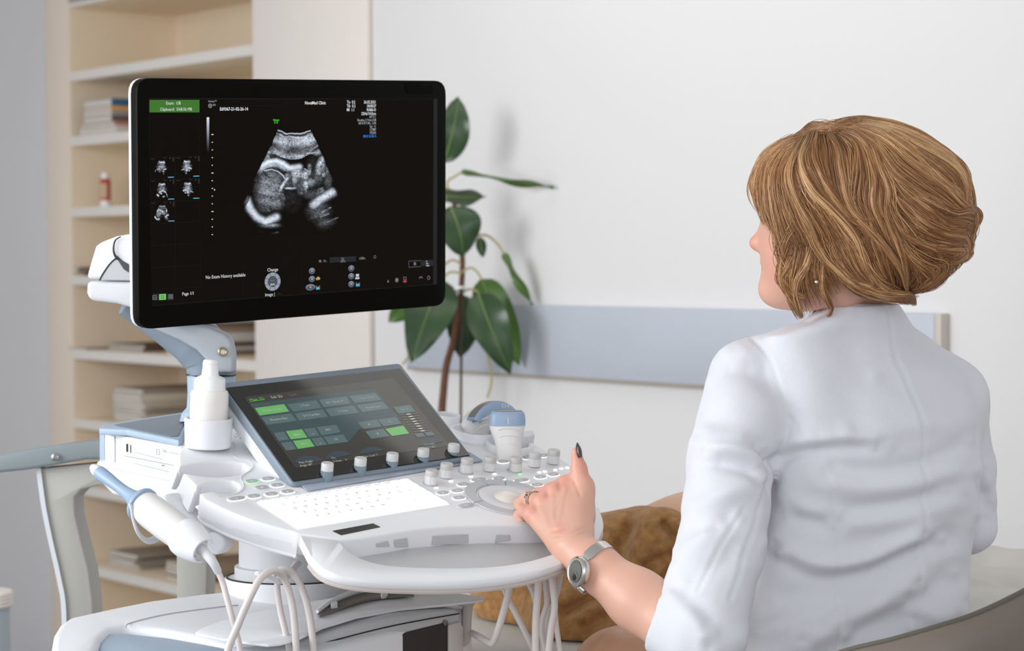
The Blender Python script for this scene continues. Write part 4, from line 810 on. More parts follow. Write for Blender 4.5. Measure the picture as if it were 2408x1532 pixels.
V, F = text_vf('DVD', BX, *BX.uv(390, 1062), .0052, .002, 'CENTER'); q.add(V, F); V, F = text_vf('\u25c2\u25b8', BX, *BX.uv(390, 1071), .004, .002, 'CENTER'); (q.add(V, F) if len(V) else 0)
q.add(*poly_vf(BX, BX.uvs([(383, 1093), (388, 1094), (388, 1097), (383, 1096)]), .002))
tag(q.build('drive_markings', mat('print_grey', (120, 122, 124), .6), dr, smooth=False), kind='stuff')
lowb = bx([(218, 1092), (232, 1088), (440, 1134), (470, 1150), (470, 1215), (430, 1206), (330, 1180), (262, 1165), (238, 1140)], .006)
slab('lower_housing', lowb, bu * .22, M_light, MC, .006, 3)
slab('ledge', bx([(228, 1086), (236, 1085), (425, 1127), (425, 1138), (228, 1096)], .009), bu * .03, M_white, MC, .002, 2)
# ---- monitor arm
AD = 3.13
colm = tube('arm_column', spline([P(496, 990, AD), P(496, 978, AD), P(497, 960, AD), P(497, 925, AD), P(497, 883, AD)], 5), np.array([*np.interp(np.arange(21), [0, 5, 10, 15, 20], [74, 70, 58, 56, 57])]) * AD / FPX, M_bluel, MC, 28, up=(0, 1, 0), flat=.8)
am = spline([P(497, 882, AD), P(493, 845, AD), P(462, 806, AD), P(400, 768, AD), P(345, 736, AD), P(300, 708, AD - .01)], 6)
arm = tube('monitor_arm', am, np.interp(np.arange(len(am)), [0, 6, 12, 18, 24, 30], [57, 61, 62, 50, 42, 36]) * AD / FPX, M_bluem, MC, 28, up=(0, 1, 0), flat=.8)
tube('arm_seam', P(497, 882, AD) + (spline([P(440 - 1 + 0, 882, AD - .02)] + [P(497 + 57.5 * math.cos(t), 882 + 4 * math.sin(t), AD - .03 * math.sin(t)) for t in np.linspace(math.pi, 0, 9)], 3) - P(497, 882, AD)), .0012, M_dark, arm, 5)
slab('arm_plate', np.array([P(a, b, AD - .052) for a, b in [(352, 770), (420, 758), (490, 768), (530, 784), (545, 800), (551, 832), (551, 876), (500, 876), (486, 850), (462, 824), (420, 800)]]), np.array([0, .03, 0]), mat('arm_plate_grey', (172, 178, 185), .45), arm, .006, 3, label='paler side plate of the monitor arm')
pv = lathe('pivot_screw', [(.0072, 0), (.0072, .003), (.0055, .004), (.0035, .003), (.0035, .001), (.001, .001)], P(524, 828, AD - .056), (P(524, 828, 1) - CAM) * -1, mat('screw_metal', (170, 160, 140), 0.35, metal=.8), arm, 18)
jd = 3.05
jt = slab('joint_cover', np.array([P(a, b, jd) for a, b in [(203, 656), (206, 640), (214, 612), (224, 580), (230, 573), (246, 566), (272, 556), (300, 551), (360, 550), (390, 560), (390, 660)]]), np.array([.012, .075, .0]), M_white, MC, .009, 4, label='white upper cover of the arm joint')
slab('joint_base', np.array([P(a, b, jd) for a, b in [(203, 661), (390, 664), (390, 770), (352, 748), (310, 725), (270, 714), (222, 709), (208, 706), (202, 690)]]), np.array([.012, .075, 0]), M_light, MC, .007, 4, label='pale lower cover of the arm joint')
tube('seam_line', spline([P(a, b, jd - .003) for a, b in [(284, 557), (271, 566), (267, 585), (270, 600), (277, 610)]], 5), np.interp(np.arange(21), [0, 12, 20], [.0008, .0014, .002]), M_dark, jt, 6)
slab('joint_shadow_wedge', np.array([P(a, b, jd - .002) for a, b in [(273, 600), (278, 612), (290, 632), (303, 644), (303, 622), (290, 615)]]), np.array([0, .004, 0]), mat('joint_shade_grey', (70, 72, 72), .5), jt, .001, 1, label='dark rubber gap in the joint')  # shadow of the joint gap put in as a dark grey wedge
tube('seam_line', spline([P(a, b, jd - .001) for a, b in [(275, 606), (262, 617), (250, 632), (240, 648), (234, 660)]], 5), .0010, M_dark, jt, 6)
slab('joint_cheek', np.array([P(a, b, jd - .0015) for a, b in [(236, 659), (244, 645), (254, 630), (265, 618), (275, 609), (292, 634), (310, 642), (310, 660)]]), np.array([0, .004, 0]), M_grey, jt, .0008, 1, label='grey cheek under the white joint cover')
slab('monitor_bracket', lay(PM, PM.uvs([(470, 540), (600, 540), (600, 690), (470, 690)]), -.05), -PM.n * .06, M_white, MC, .008, 2)
# ---- console underside, lift column, lower body
LC = 3.02
def cyl(name, pts, m, par=None, fl=.85, **k): return loft(name, [[P(cx, cy, LC) + np.array([math.cos(t) * hw * LC / FPX, math.sin(t) * hw * fl * LC / FPX, 0]) for t in np.arange(40) / 40 * 2 * math.pi] for cx, cy, hw in pts], m, par, angle=30, **k)
col1 = cyl('lift_column', [(690, 1230, 128), (690, 1328, 128), (690, 1330, 138), (690, 1372, 138), (690, 1374, 128), (690, 1400, 128)], M_grey, MC)
cyl('column_collar', [(690, 1356, 152), (690, 1356, 160), (690, 1360, 162), (690, 1366, 163), (690, 1430, 163), (690, 1450, 163)], M_light, MC)
tube('collar_seam', [P(690, 1357, LC) + np.array([math.cos(t) * 156, math.sin(t) * 156 * .85, 0]) * LC / FPX + Z * .001 for t in np.linspace(0, 2 * math.pi, 40)], .0016, M_dark, MC, 5)
bz = P(480, 1398, 3.2)[2]
BT = Plane(P(300, 1440, 2.86), (.75, .66, .02), (.66, -.75, -.10))
def bt_(pts, h=0): return np.array([BT.hit(a, b, h) for a, b in pts])
body_t = [(121, 1518), (126, 1488), (138, 1468), (160, 1452), (205, 1442), (260, 1430), (350, 1412), (480, 1395), (640, 1380), (800, 1376), (960, 1380), (1080, 1392), (1110, 1410), (1100, 1430), (1010, 1462), (900, 1492), (820, 1515), (760, 1536), (600, 1530), (480, 1500), (380, 1482), (296, 1470), (262, 1478), (238, 1500), (226, 1530), (200, 1560), (124, 1560)]
low_b = slab('lower_body', bt_(body_t), -Z * .30, M_white, MC, .010, 4)
slab('side_panel', bt_([(246, 1490), (300, 1489), (400, 1500), (520, 1522), (640, 1552), (520, 1620), (240, 1600), (232, 1520)], -.006), -Z * .26, M_bluel, low_b, .006, 3, label='light blue side panel')
tube('body_seam', spline(bt_([(296, 1476), (304, 1467), (360, 1452), (420, 1441), (520, 1428), (560, 1424)], .0006), 5), .0009, M_grey, low_b, 5)
# thin white tray with raised handle arch
tray_o = bt_([(459, 1487), (470, 1479), (520, 1460), (600, 1440), (700, 1420), (820, 1400), (900, 1390), (1000, 1388), (1080, 1396), (1140, 1405), (1136, 1411), (1060, 1420), (940, 1432), (840, 1450), (760, 1474), (700, 1502), (660, 1513), (630, 1516), (590, 1512), (520, 1502), (466, 1491)], .022)
tray = slab('cable_tray', tray_o, -Z * .004, M_white, MC, .0016, 2, label='thin white tray on the lower body')
hp = [(746, 1450), (770, 1432), (800, 1416), (840, 1401), (880, 1394), (920, 1393), (950, 1397), (972, 1404)]
hb_ = bt_([(752, 1454), (790, 1438), (830, 1424), (865, 1414), (900, 1409), (930, 1407), (955, 1405), (974, 1405)], .024)
lift = np.sin(np.linspace(0, math.pi, 8)) * .020
ha = bt_(hp, .024)
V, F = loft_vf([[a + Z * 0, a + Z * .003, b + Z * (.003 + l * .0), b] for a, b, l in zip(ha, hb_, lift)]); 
obj('handle_shade_fill', V, F, M_dark if False else mat('hollow_shade_grey', (120, 114, 108), .7), tray, angle=40, label='shaded hollow under the handle arch')  # solid piece, the shade below the arch is in its darker grey
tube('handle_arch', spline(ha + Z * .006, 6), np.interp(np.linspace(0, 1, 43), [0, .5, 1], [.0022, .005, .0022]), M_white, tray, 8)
for x, y in [(786, 1430), (904, 1402)]: slab('handle_post', bt_([(x - 8, y), (x + 8, y - 2), (x + 8, y + 6), (x - 8, y + 8)], .024), Z * .008, M_light, tray, .001, 1)
# printer bay below the tray
PFr = Plane(P(860, 1480, 2.80), (.75, .66, .03), -Z)
def pf(pts, h=0): return np.array([PFr.hit(a, b, h) for a, b in pts])
bay = slab('printer_bay', pf([(600, 1536), (700, 1512), (800, 1478), (920, 1448), (1010, 1436), (1070, 1432), (1085, 1440), (1085, 1466), (1000, 1482), (800, 1530), (720, 1560), (600, 1580)], .0), np.array([-.66, .75, 0]) * .2, M_grey, MC, .006, 3)
tube('bay_seam', spline(pf([(640, 1550), (760, 1514), (900, 1478), (1000, 1458), (1080, 1444)], .001), 4), .0009, M_dark, bay, 5)
slab('bay_shade_slab', pf([(800, 1540), (885, 1506), (1040, 1466), (1056, 1464), (1056, 1620), (800, 1640)], .0012), np.array([-.66, .75, 0]) * .1, mat('bay_shade_dark', (52, 46, 44), .7), bay, .003, 2, label='dark open printer bay')  # closed slab on the bay front, the inner shade is its dark colour
lathe('bay_screw', [(.004, 0), (.004, .002), (.001, .0025)], PFr.hit(1046, 1465, .001), PFr.n, mat('steel', (150, 150, 152), .3, metal=1), bay, 14)
slab('bay_rail', pf([(1056, 1470), (1085, 1462), (1092, 1478), (1092, 1620), (1056, 1620)], .004), np.array([-.66, .75, 0]) * .1, M_under, bay, .004, 2)
hk = empty('bottle_hook', P(1110, 1440, 2.96)); hk.parent = MC; hk.location = Vector(P(1110, 1440, 2.96) - WL(MC))
def hx(pts, d): return np.array([P(a, b, d) for a, b in pts])
slab('hook_top', hx([(1058, 1414), (1118, 1410), (1118, 1424), (1100, 1430), (1066, 1424)], 2.94), np.array([0, .03, 0]), M_under, hk, .003, 2); slab('hook_leg', hx([(1088, 1424), (1112, 1422), (1108, 1470), (1106, 1510), (1094, 1524), (1070, 1526), (1076, 1512), (1086, 1500)], 2.945), np.array([0, .022, 0]), M_under, hk, .004, 2)
# pedestal and wheels, out of the frame
fz = low_b.location[2] if False else 0
bc_ = P(640, 1500, 3.0); slab('pedestal', [np.array([bc_[0], bc_[1], .66]) + bu * a + np.array([.66, -.75, 0]) * b for a, b in [(-.16, -.22), (.2, -.22), (.2, .16), (-.16, .16)]], -Z * .54, M_white, MC, .02, 2)
for a, b in [(-.2, -.24), (.24, -.24), (.24, .2), (-.2, .2)]:
    wc = np.array([bc_[0], bc_[1], .06]) + bu * a + np.array([.66, -.75, 0]) * b; lathe('castor', [(.03, -.012), (.06, -.012), (.06, .012), (.03, .012)], wc, np.array([.75, .66, 0]), M_grey, MC, 24)
    tube('castor_arm', [wc + Z * .02, np.array([bc_[0] + .02, bc_[1], .17])], .02, M_white, MC, 8)
# ================================================================== gel bottle
gl = empty('gel_bottle', cupc, 'white plastic gel bottle with nozzle cap standing in the round cup of the console', 'bottle')
M_bot = mat('bottle_white', (240, 237, 232), 0.35, sss=.1); M_botcap = mat('bottle_cap', (246, 246, 246), 0.3)
ga = unit(np.array([.035, 0, 1.0]) + n * .05); g0 = cupc + tilt * .008; S = 2.87 / FPX
R_ = 46 * S
lathe('body', [(R_ * .5, 0), (R_ * .95, .001), (R_, .006), (R_, .058), (R_ * .99, .066), (R_ * .93, .0700), (R_ * .72, .0725), (R_ * .72, .0745)], g0, ga, M_bot, gl, 40)
hcap = .0740
cp = lathe('cap', [(R_ * .74, hcap - .004), (R_ * .82, hcap - .003), (R_ * .82, hcap + .008), (R_ * .79, hcap + .0125), (R_ * .62, hcap + .0155), (R_ * .50, hcap + .0165), (R_ * .44, hcap + .018), (R_ * .38, hcap + .033), (R_ * .385, hcap + .035), (R_ * .37, hcap + .0375), (R_ * .3, hcap + .039), (0, hcap + .039)], g0, ga, M_botcap, gl, 36)
tube('nozzle_band', [g0 + ga * (hcap + .0335) + (np.array([math.cos(t), math.sin(t), 0])) * R_ * .39 for t in np.linspace(0, 2 * math.pi, 25)], .0008, M_botcap, cp, 5)
ax_ = unit(np.cross([0, 1, 0], ga)); ay_ = np.cross(ga, ax_)
for nm, t0, t1, h0, h1, m in [('paper_label', 168, 205, .008, .062, mat('label_pale', (222, 226, 238), .4)), ('blue_print', 176, 204, .010, .034, mat('label_blue', (60, 150, 205), .4))]:
    tt = np.radians(np.linspace(t0, t1, 14)); rr = R_ * (1.006 if nm == 'paper_label' else 1.012); LV = []
    for hh in np.linspace(h0, h1, 10):
        for t in tt:
            k = 1.0 if nm == 'paper_label' else max(0.02, math.sqrt(max(0, 1 - ((hh - (h0 + h1) / 2) / ((h1 - h0) / 2)) ** 2)))
            tm = (t - np.radians(t1)) * k + np.radians(t1); LV.append(g0 + ga * hh + (ax_ * math.cos(tm) + ay_ * math.sin(tm) * -1) * rr)
    obj(nm, LV, [[i * 14 + j, i * 14 + j + 1, (i + 1) * 14 + j + 1, (i + 1) * 14 + j] for i in range(9) for j in range(13)], m, gl)
# ================================================================== probes
def ring_ell(c, a, b, ra, rb, nn=28, sq=2.6):
    t = np.arange(nn) / nn * 2 * math.pi; cs, sn = np.cos(t), np.sin(t)
    return c + np.outer(np.sign(cs) * np.abs(cs) ** (2 / sq) * ra, a) + np.outer(np.sign(sn) * np.abs(sn) ** (2 / sq) * rb, b)
lp = empty('flat_probe', KB.hit(1197, 1066), 'upright ultrasound probe with flat blue head marked 11L in the rear holder', 'probe')
LD = KB.hit(1197, 1062, .01)[1] / 1.0; LD = float((KB.hit(1197, 1062, .01) - CAM) @ RC[2])
wx = unit(np.array([1, .12, 0])); wy = unit(np.array([-.12, 1, .05]))
def lrings(rows, dth): return [ring_ell(P((x0 + x1) / 2, y, LD), wx, wy, (x1 - x0) / 2 * LD / FPX, d) for (y, x0, x1), d in zip(rows, dth)]
M_pw = mat('probe_white', (228, 226, 224), 0.4); M_pb = mat('probe_blue', (150, 172, 198), 0.4); M_lens = mat('probe_lens', (126, 122, 116), 0.4)
rows = [(1110, 1174, 1222), (1085, 1168, 1226), (1066, 1166, 1227), (1050, 1165.5, 1226.5), (1036, 1162, 1227), (1022, 1156.5, 1229.5), (1010, 1152, 1233), (1000, 1150.5, 1235.5)]
loft('body', lrings(rows, [.013, .015, .016, .016, .016, .015, .0145, .014]), M_pw, lp, angle=60)
hd = loft('head', lrings([(1000.5, 1150, 1236), (985, 1151, 1236), (976, 1153, 1234.5), (970, 1155, 1232), (968, 1157, 1230)], [.0145, .0145, .014, .0125, .011]), M_pb, lp, angle=50)
loft('lens', lrings([(969, 1160, 1228), (966.5, 1161, 1227)], [.009, .008]), M_lens, hd)
PL11 = Plane(P(1192, 988, LD) - wy * .0146, wx, -Z); q = MB(); V, F = text_vf('L', PL11, .0052, 0, .0105, .0006, 'CENTER', 1.0, .0002); q.add(V, F)
for a in (-.0052, .0002): q.add(*rect_vf(PL11, a - .0005, -.0037, a + .0005, .0038, .0006)); q.add(*rect_vf(PL11, a - .0016, .0029, a + .0016, .0038, .0006)); q.add(*poly_vf(PL11, [(a - .0018, -.0019), (a - .0004, -.0037), (a - .0004, -.0025), (a - .0015, -.0012)][::-1], .0006)); q.build('probe_marking', mat('print_white', (226, 228, 232), .5), hd, smooth=False)
for y, w_, o_ in [(1005, 26, 0), (1022, 22, 0), (1040, 20, 0)]: tube('grip_ridge', spline([P(1194 - w_, y + 4, LD) - wy * .0150, P(1194 - w_ * .5, y, LD) - wy * .0158, P(1194 + w_ * .5, y, LD) - wy * .0158, P(1194 + w_, y + 4, LD) - wy * .0150], 5), .0007, M_pw, lp, 6)
# curved probe
cpv = empty('curved_probe', KB.hit(1118, 1030), 'curved-head ultrasound probe leaning in the holder behind the flat probe', 'probe')
CDp = LD + .10; cs_ = CDp / FPX; ca = unit(np.array([.86, .50, 0])); cb = unit(np.array([.62, -.78, .06])); cc = P(1150, 1012, CDp)
def cfan(r, t, o): return cc + ca * (r * math.cos(t)) * 1.02 + Z * (r * math.sin(t)) + cb * o
TH = .022
def fanloft(r0, r1, a0, a1, o0, o1, m, name, par, nn=22):
    return loft(name, [[cfan(r0, t, o0), cfan(r0, t, o1), cfan((r0 + 2 * r1) / 3, t, o1 + .001), cfan(r1, t, o1 - .002), cfan(r1, t, o0 + .002), cfan((r0 + 2 * r1) / 3, t, o0 - .001)] for t in np.radians(np.linspace(a0, a1, nn))], m, par, angle=45)
ch = fanloft(.0300, .0425, 14, 156, 0, TH, M_pb, 'head', cpv)
fanloft(.0405, .0436, 20, 150, .003, TH - .003, M_lens, 'lens', ch)
rr = []
for y, x0, x1, d in [(1070, 1096, 1128, .009), (1045, 1098, 1134, .010), (1028, 1094, 1142, .011), (1012, 1088, 1156, .0115), (1000, 1084, 1166, .0115), (985, 1088, 1168, .0112), (972, 1098, 1162, .0105), (962, 1112, 1152, .0095)]: rr.append(ring_ell(P((x0 + x1) / 2, y, CDp - .006), unit(np.array([.93, .36, 0])), unit(np.array([-.36, .93, 0])), (x1 - x0) / 2 * cs_ * 1.04, d))
loft('body', rr, M_pw, cpv, angle=60)
lathe('orientation_mark', [(.0022, 0), (.0022, .0006), (.0012, .0008)], cfan(.0365, math.radians(157), TH * .5), -ca + Z * .2, mat('mark_blue', (110, 130, 154), .5), ch, 14)
for k, (x, y, w_) in enumerate([(1146, 984, 26), (1140, 1002, 20), (1136, 1024, 12)]): tube('grip_ridge', spline([P(x - w_, y + 12, CDp - .03), P(x - w_ * .4, y + 2, CDp - .032), P(x + w_ * .4, y - 3, CDp - .03), P(x + w_, y, CDp - .026)], 5), .0007, M_pw, cpv, 6)
PC = Plane(cfan(.0362, math.radians(78), TH + .0012), ca, -Z); V, F = text_vf('C1-5', PC, .004, 0, .0075, .0004, 'CENTER', .9, .0002); q = MB(); q.add(V, F); q.build('probe_marking', MATS['print_white'], ch, smooth=False)
# wand probe in the side cradle
wp = empty('wand_probe', P(400, 1240, 2.72), 'long white and light blue wand probe lying in the left side cradle', 'probe')
W0, W1 = P(222, 1103, 2.80), P(486, 1302, 2.66); wa = unit(W1 - W0); WLn = np.linalg.norm(W1 - W0); ws = 2.73 / FPX
lathe('tip', [(0, -.006), (8 * ws, -.005), (13 * ws, .001), (15 * ws, .008), (15 * ws, .012)], W0, wa, M_pw, wp, 28)
lathe('shaft', [(15.5 * ws, 0.0100), (16 * ws, 0.0120), (16.5 * ws, 0.0180), (15.5 * ws, 0.0310), (14 * ws, 0.0439), (13.5 * ws, 0.0568), (14 * ws, 0.0671), (17 * ws, 0.0800), (22 * ws, 0.0903), (30 * ws, 0.0974), (40 * ws, 0.1013), (42 * ws, 0.1032), (42 * ws, 0.1071), (39 * ws, 0.1084)], W0, wa, M_pb, wp, 36)
lathe('handle', [(36 * ws, 0.1071), (38.5 * ws, 0.1122), (40.5 * ws, 0.1290), (41 * ws, 0.1613), (39 * ws, 0.1870), (36 * ws, 0.2064), (30 * ws, 0.2193), (20 * ws, 0.2270)], W0, wa, M_pw, wp, 36)
cabr = [W0 + wa * .216, W0 + wa * .232, P(500, 1322, 2.655), P(513, 1346, 2.66)]
tube('strain_relief', spline(cabr, 6), np.interp(np.arange(19), [0, 8, 18], [14, 12, 9]) * ws, M_light, wp, 14)
tube('cable', spline([P(513, 1346, 2.66), P(524, 1372, 2.66), P(534, 1410, 2.655), P(545, 1450, 2.65), P(556, 1490, 2.65), P(566, 1540, 2.65), P(575, 1640, 2.66), P(590, 1700, 2.75)], 8), 7.2 * ws, M_cable, wp, 12)
# cradle (part of the machine)
cr = empty('probe_cradle', P(400, 1240, 2.76)); cr.parent = MC; cr.location = Vector(P(400, 1240, 2.76) - WL(MC))
fr = [P(a, b, d) for a, b, d in [(305, 1184, 2.72), (309, 1196, 2.72), (313, 1220, 2.725), (322, 1248, 2.73), (336, 1267, 2.745), (352, 1273, 2.76), (372, 1264, 2.80), (400, 1240, 2.83), (430, 1215, 2.86)]]
tube('cradle_clip', spline(fr, 6), np.interp(np.arange(49), [0, 3, 8, 48], [5, 8, 8, 9]) * ws, M_light, cr, 12, flat=.5)
RG = []
for s_, r_ in [(.190, 43), (.194, 45.5), (.203, 46), (.214, 42), (.226, 36), (.233, 31)]:
    c = W0 + wa * s_; e1 = unit(np.cross(wa, [0, 1, .3])); e2 = np.cross(wa, e1); t = np.radians(np.linspace(-60, 190, 26)); RG.append(np.concatenate([c + r_ * ws * (np.cos(t)[:, None] * e1 + np.sin(t)[:, None] * e2), (c + (r_ - 4) * ws * (np.cos(t)[:, None] * e1 + np.sin(t)[:, None] * e2))[::-1]]))
loft('cradle_cup', RG, M_white, cr, angle=40)
slab('cradle_wing', np.array([P(a, b, 2.74) for a, b in [(478, 1264), (490, 1253), (512, 1251), (527, 1266), (527, 1288), (512, 1307), (496, 1305), (482, 1286)]]), np.array([.01, .03, 0]), M_white, cr, .004, 3)
slab('cradle_arm', np.array([P(a, b, 2.80) for a, b in [(380, 1165), (400, 1162), (470, 1225), (520, 1270), (500, 1290), (440, 1235), (395, 1190)]]), np.array([.01, .02, 0]), M_light, cr, .004, 3)
# ---- cables hanging under the console
def cable(name, pts, r, lab, grp=None):
    o = tube(name, spline([P(*p_) for p_ in pts], 8), r * 2.7 / FPX, M_cable, None, 12); return tag(o, lab, 'cable', grp)
cable('probe_cable', [(528, 1640, 2.60), (534, 1540, 2.60), (560, 1470, 2.60), (588, 1405, 2.60), (612, 1362, 2.61), (640, 1343, 2.63), (664, 1356, 2.66), (682, 1400, 2.67), (692, 1460, 2.67), (697, 1540, 2.67), (700, 1640, 2.68)], 8.6, 'pale cable looped highest over the hook under the console, nearest of the loop pair')
cable('probe_cable', [(655, 1362, 2.70), (652, 1385, 2.70), (660, 1440, 2.70), (676, 1510, 2.70), (690, 1600, 2.72)], 7.5, 'thin pale cable hanging straight between the two looped cables')
cable('probe_cable', [(640, 1352, 2.68), (665, 1340, 2.69), (690, 1350, 2.70), (712, 1390, 2.70), (728, 1450, 2.70), (739, 1540, 2.70), (745, 1640, 2.72)], 8.6, 'pale cable bending down on the right of the looped cables under the console')
hkk = tube('cable_hook', spline([P(a, b, d) for a, b, d in [(604, 1352, 2.63), (612, 1349, 2.64), (636, 1358, 2.66), (652, 1369, 2.68), (664, 1364, 2.72), (684, 1346, 2.80), (700, 1325, 2.86)]], 6), np.interp(np.arange(37), [0, 4, 36], [5, 9, 11]) * ws, M_white, MC, 12, flat=.6)
CB = [([(1170, 1350, 2.86), (1185, 1385, 2.86), (1200, 1420, 2.86), (1226, 1470, 2.86), (1254, 1530, 2.86), (1280, 1600, 2.86)], 7.5, 'pale cable slanting down to the right, furthest left of the bundle under the palm rest'),
      ([(1208, 1340, 2.82), (1198, 1385, 2.82), (1188, 1425, 2.82), (1172, 1480, 2.82), (1160, 1510, 2.83), (1150, 1512, 2.84), (1125, 1498, 2.88), (1110, 1490, 2.92)], 9, 'pale cable hanging down and hooking back to the left under the palm rest'),
      ([(1232, 1340, 2.85), (1245, 1375, 2.85), (1256, 1400, 2.85), (1262, 1440, 2.85), (1262, 1540, 2.85), (1262, 1600, 2.85)], 7.5, 'pale cable bending from slanted to upright in the bundle'),
      ([(1268, 1330, 2.80), (1264, 1400, 2.80), (1260, 1460, 2.80), (1259, 1540, 2.80), (1259, 1620, 2.8)], 9, 'thick pale cable hanging straight down at the front of the bundle'),
      ([(1282, 1330, 2.83), (1284, 1380, 2.83), (1286, 1420, 2.83), (1276, 1455, 2.83), (1274, 1490, 2.83), (1284, 1540, 2.83), (1288, 1600, 2.83)], 7, 'kinked pale cable in the middle of the bundle under the palm rest'),
      ([(1296, 1325, 2.79), (1300, 1380, 2.79), (1304, 1430, 2.79), (1296, 1480, 2.79), (1290, 1540, 2.79), (1290, 1600, 2.79)], 8.5, 'pale cable second from the right of the bundle, bowed to the right'),
      ([(1322, 1325, 2.84), (1316, 1370, 2.84), (1306, 1410, 2.84), (1290, 1450, 2.84), (1280, 1500, 2.84), (1276, 1600, 2.84)], 6.5, 'thin pale cable leaning in from the watch side of the bundle'),
      ([(1300, 1330, 2.82), (1303, 1400, 2.82), (1308, 1470, 2.82), (1318, 1540, 2.82), (1326, 1600, 2.82)], 6.5, 'pale cable spreading outward at the lower right of the bundle')]
for p_, r_, l_ in CB: cable('probe_cable', p_, r_, l_, 'cables hanging under the palm rest')
# ================================================================== grey armchair behind the machine
CDh = 3.45
chr_ = empty('armchair', (P(330, 1300, CDh)[0], CDh, 0), 'grey armchair with broad bent side frame standing behind the machine', 'chair')
M_ch = mat('chair_grey', (172, 170, 164), 0.5); M_chl = mat('chair_edge', (204, 207, 212), 0.45); M_armp = mat('arm_pad', (132, 142, 146), 0.5, bump=.05, bscale=300)
def cx_(pts, d=CDh): return np.array([P(a, b, d) for a, b in pts])
slab('arm_pad', cx_([(-60, 1094), (0, 1072), (60, 1058), (130, 1047), (200, 1039), (300, 1030), (430, 1024), (430, 1075), (300, 1080), (200, 1082), (120, 1096), (60, 1106), (0, 1112), (-60, 1122)], CDh - .02), np.array([.02, .06, 0]), M_armp, chr_, .006, 3)
outer_ = [(92, 1102), (300, 1082), (485, 1070), (490, 1250), (486, 1400), (484, 1640), (416, 1640), (415, 1400), (414, 1300), (412, 1180), (400, 1142), (370, 1134), (230, 1142), (190, 1152), (174, 1170), (176, 1210), (190, 1270), (208, 1340), (218, 1420), (220, 1640), (152, 1640), (152, 1440), (140, 1360), (120, 1270), (104, 1190)]
slab('side_frame', cx_(outer_), np.array([.01, .035, 0]), M_ch, chr_, .003, 2)
ed = [(90, 1101), (102, 1190), (118, 1270), (138, 1360), (150, 1440), (152, 1640)]; e1 = spline(cx_(ed, CDh - .004), 5); V, F = loft_vf([[p_ + np.array([-.004, 0, 0]), p_ + np.array([.004, -.001, 0]), p_ + np.array([.004, .03, 0]), p_ + np.array([-.004, .03, 0])] for p_ in e1]); obj('frame_edge', V, F, M_chl, chr_, label='pale front edge of the chair frame')
lathe('arm_screw', [(.006, 0), (.006, .002), (.003, .003), (.0028, .001), (0, .001)], P(130, 1076, CDh - .024), (0, -1, 0.1), mat('steel', (150, 150, 152), .3, metal=1), chr_, 16)
slab('seat', [np.array([P(150, 0, CDh)[0], CDh + .05, .5]) + np.array([a, b, 0]) for a, b in [(0, 0), (.5, 0), (.5, .5), (0, .5)]], -Z * .05, M_ch, chr_, .01, 2)
slab('side_frame', cx_(outer_) + np.array([.03, .55, 0.0]), np.array([.01, .035, 0]), M_ch, chr_, .003, 2) if False else None
for a_, b_ in [(176, CDh + .01), (450, CDh + .01)]: 
    p_ = P(a_ + 8, 1640, CDh); slab('frame_foot', [np.array([p_[0] + x, CDh + y, p_[2] + .01]) for x, y in [(-.022, 0), (.022, 0), (.022, .035), (-.022, .035)]], -Z * (p_[2] + .008), M_ch, chr_, .002, 1)
    slab('rear_leg', [np.array([p_[0] + x, CDh + .5 + y, .5]) for x, y in [(-.022, 0), (.022, 0), (.022, .035), (-.022, .035)]], -Z * .498, M_ch, chr_, .002, 1)
